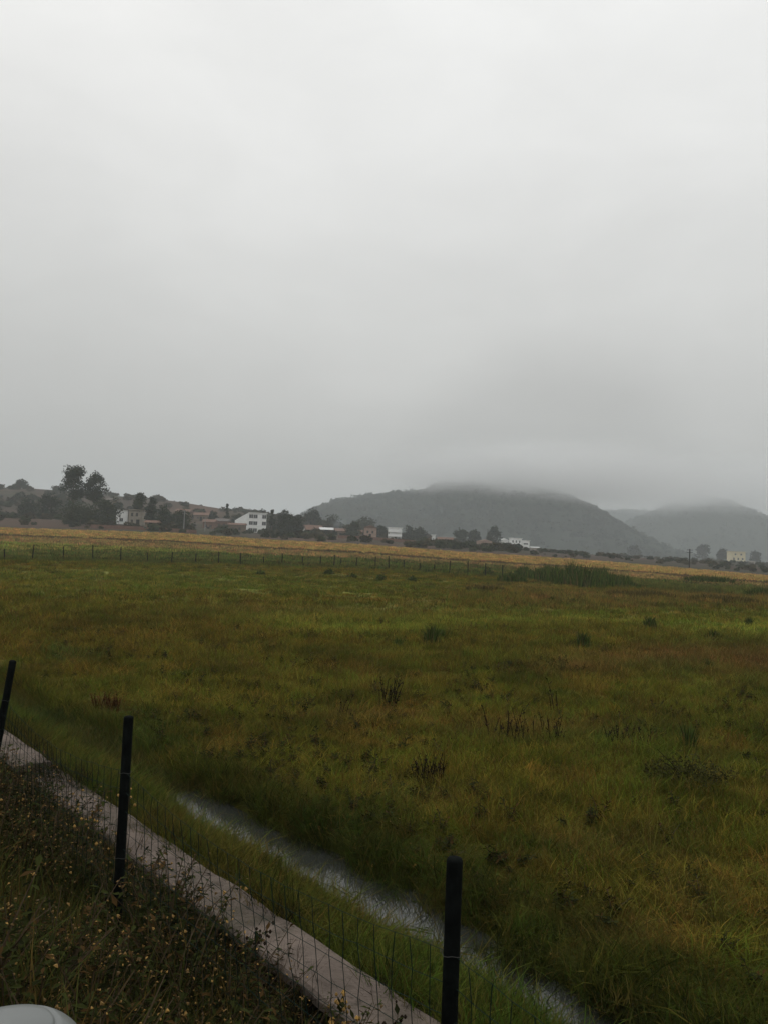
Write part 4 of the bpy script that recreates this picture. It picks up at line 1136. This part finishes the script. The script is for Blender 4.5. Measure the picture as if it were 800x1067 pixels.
cr.elements[1].position = 1; cr.elements[1].color = (*stops[-1][1], 1)
for p_, c_ in stops[1:-1]:
    e = cr.elements.new(p_); e.color = (*c_, 1)
L.new(sep.outputs['Z'], rmp.inputs[0])
mp = N.new('ShaderNodeMapping'); mp.inputs['Scale'].default_value = (1, 1, 2.2); L.new(tc.outputs['Generated'], mp.inputs[0])
nz = N.new('ShaderNodeTexNoise'); nz.inputs['Scale'].default_value = 3.4; nz.inputs['Detail'].default_value = 7; nz.inputs['Roughness'].default_value = .56; nz.inputs['Distortion'].default_value = .25
L.new(mp.outputs[0], nz.inputs['Vector'])
mr = N.new('ShaderNodeMapRange'); mr.inputs['From Min'].default_value = .3; mr.inputs['From Max'].default_value = .7
mr.inputs['To Min'].default_value = .945; mr.inputs['To Max'].default_value = 1.05; L.new(nz.outputs['Fac'], mr.inputs['Value'])
# the heavy cloud bank that hangs over the right hand hills
def lobe(az, el, c0, depth):
    dt = N.new('ShaderNodeVectorMath'); dt.operation = 'DOT_PRODUCT'; L.new(tc.outputs['Generated'], dt.inputs[0])
    a, e = math.radians(az), math.radians(el)
    dt.inputs[1].default_value = (math.sin(a)*math.cos(e), math.cos(a)*math.cos(e), math.sin(e))
    m_ = N.new('ShaderNodeMapRange'); m_.interpolation_type = 'SMOOTHERSTEP'
    m_.inputs['From Min'].default_value = math.cos(math.radians(c0)); m_.inputs['From Max'].default_value = 1
    m_.inputs['To Min'].default_value = 1; m_.inputs['To Max'].default_value = 1-depth
    L.new(dt.outputs['Value'], m_.inputs['Value']); return m_.outputs[0]
def mth(a, b):
    q = N.new('ShaderNodeMath'); q.operation = 'MULTIPLY'; L.new(a, q.inputs[0]); L.new(b, q.inputs[1]); return q.outputs[0]
f = mth(mth(mr.outputs[0], lobe(11, 4, 13, .16)), lobe(-28, 12, 16, .05))
cl = N.new('ShaderNodeVectorMath'); cl.operation = 'SCALE'; L.new(rmp.outputs[0], cl.inputs[0]); L.new(f, cl.inputs['Scale'])
sk = N.new('ShaderNodeVectorMath'); sk.operation = 'SCALE'; L.new(sky.outputs[0], sk.inputs[0]); sk.inputs['Scale'].default_value = .06
mx = N.new('ShaderNodeMix'); mx.data_type = 'RGBA'; mx.inputs['Factor'].default_value = .96
L.new(sk.outputs[0], mx.inputs['A']); L.new(cl.outputs[0], mx.inputs['B'])
L.new(mx.outputs['Result'], bg.inputs['Color']); bg.inputs['Strength'].default_value = 1.0

sun = bpy.data.lights.new('sun', 'SUN'); sun.energy = .5; sun.angle = math.radians(40); sun.color = (1, .96, .9)
so = bpy.data.objects.new('sun', sun); COL.objects.link(so)
dv = Vector((math.sin(SUN_AZ)*math.cos(SUN_EL), math.cos(SUN_AZ)*math.cos(SUN_EL), math.sin(SUN_EL)))
so.rotation_euler = dv.to_track_quat('Z', 'Y').to_euler(); so.location = dv*3000

# ------------------------------------------------------------------ camera object and render settings
cam = bpy.data.cameras.new('camera'); co = bpy.data.objects.new('camera', cam); COL.objects.link(co)
cam.sensor_fit = 'VERTICAL'; cam.sensor_height = 36; cam.lens = F/1067*36
cam.clip_start = .05; cam.clip_end = 12000
co.matrix_world = Matrix.Translation((0, 0, EYE)) @ Matrix(CAMROT.tolist()).to_4x4()
SC.camera = co
SC.view_settings.view_transform = 'Standard'; SC.view_settings.look = 'None'
SC.view_settings.exposure = 0; SC.view_settings.gamma = 1
SC.render.engine = 'CYCLES'
cy = SC.cycles
cy.use_denoising = True; cy.max_bounces = 5; cy.diffuse_bounces = 3; cy.glossy_bounces = 2; cy.transmission_bounces = 2
cy.transparent_max_bounces = 8; cy.volume_bounces = 4
cy.volume_max_steps = 256; cy.volume_step_rate = 1.0
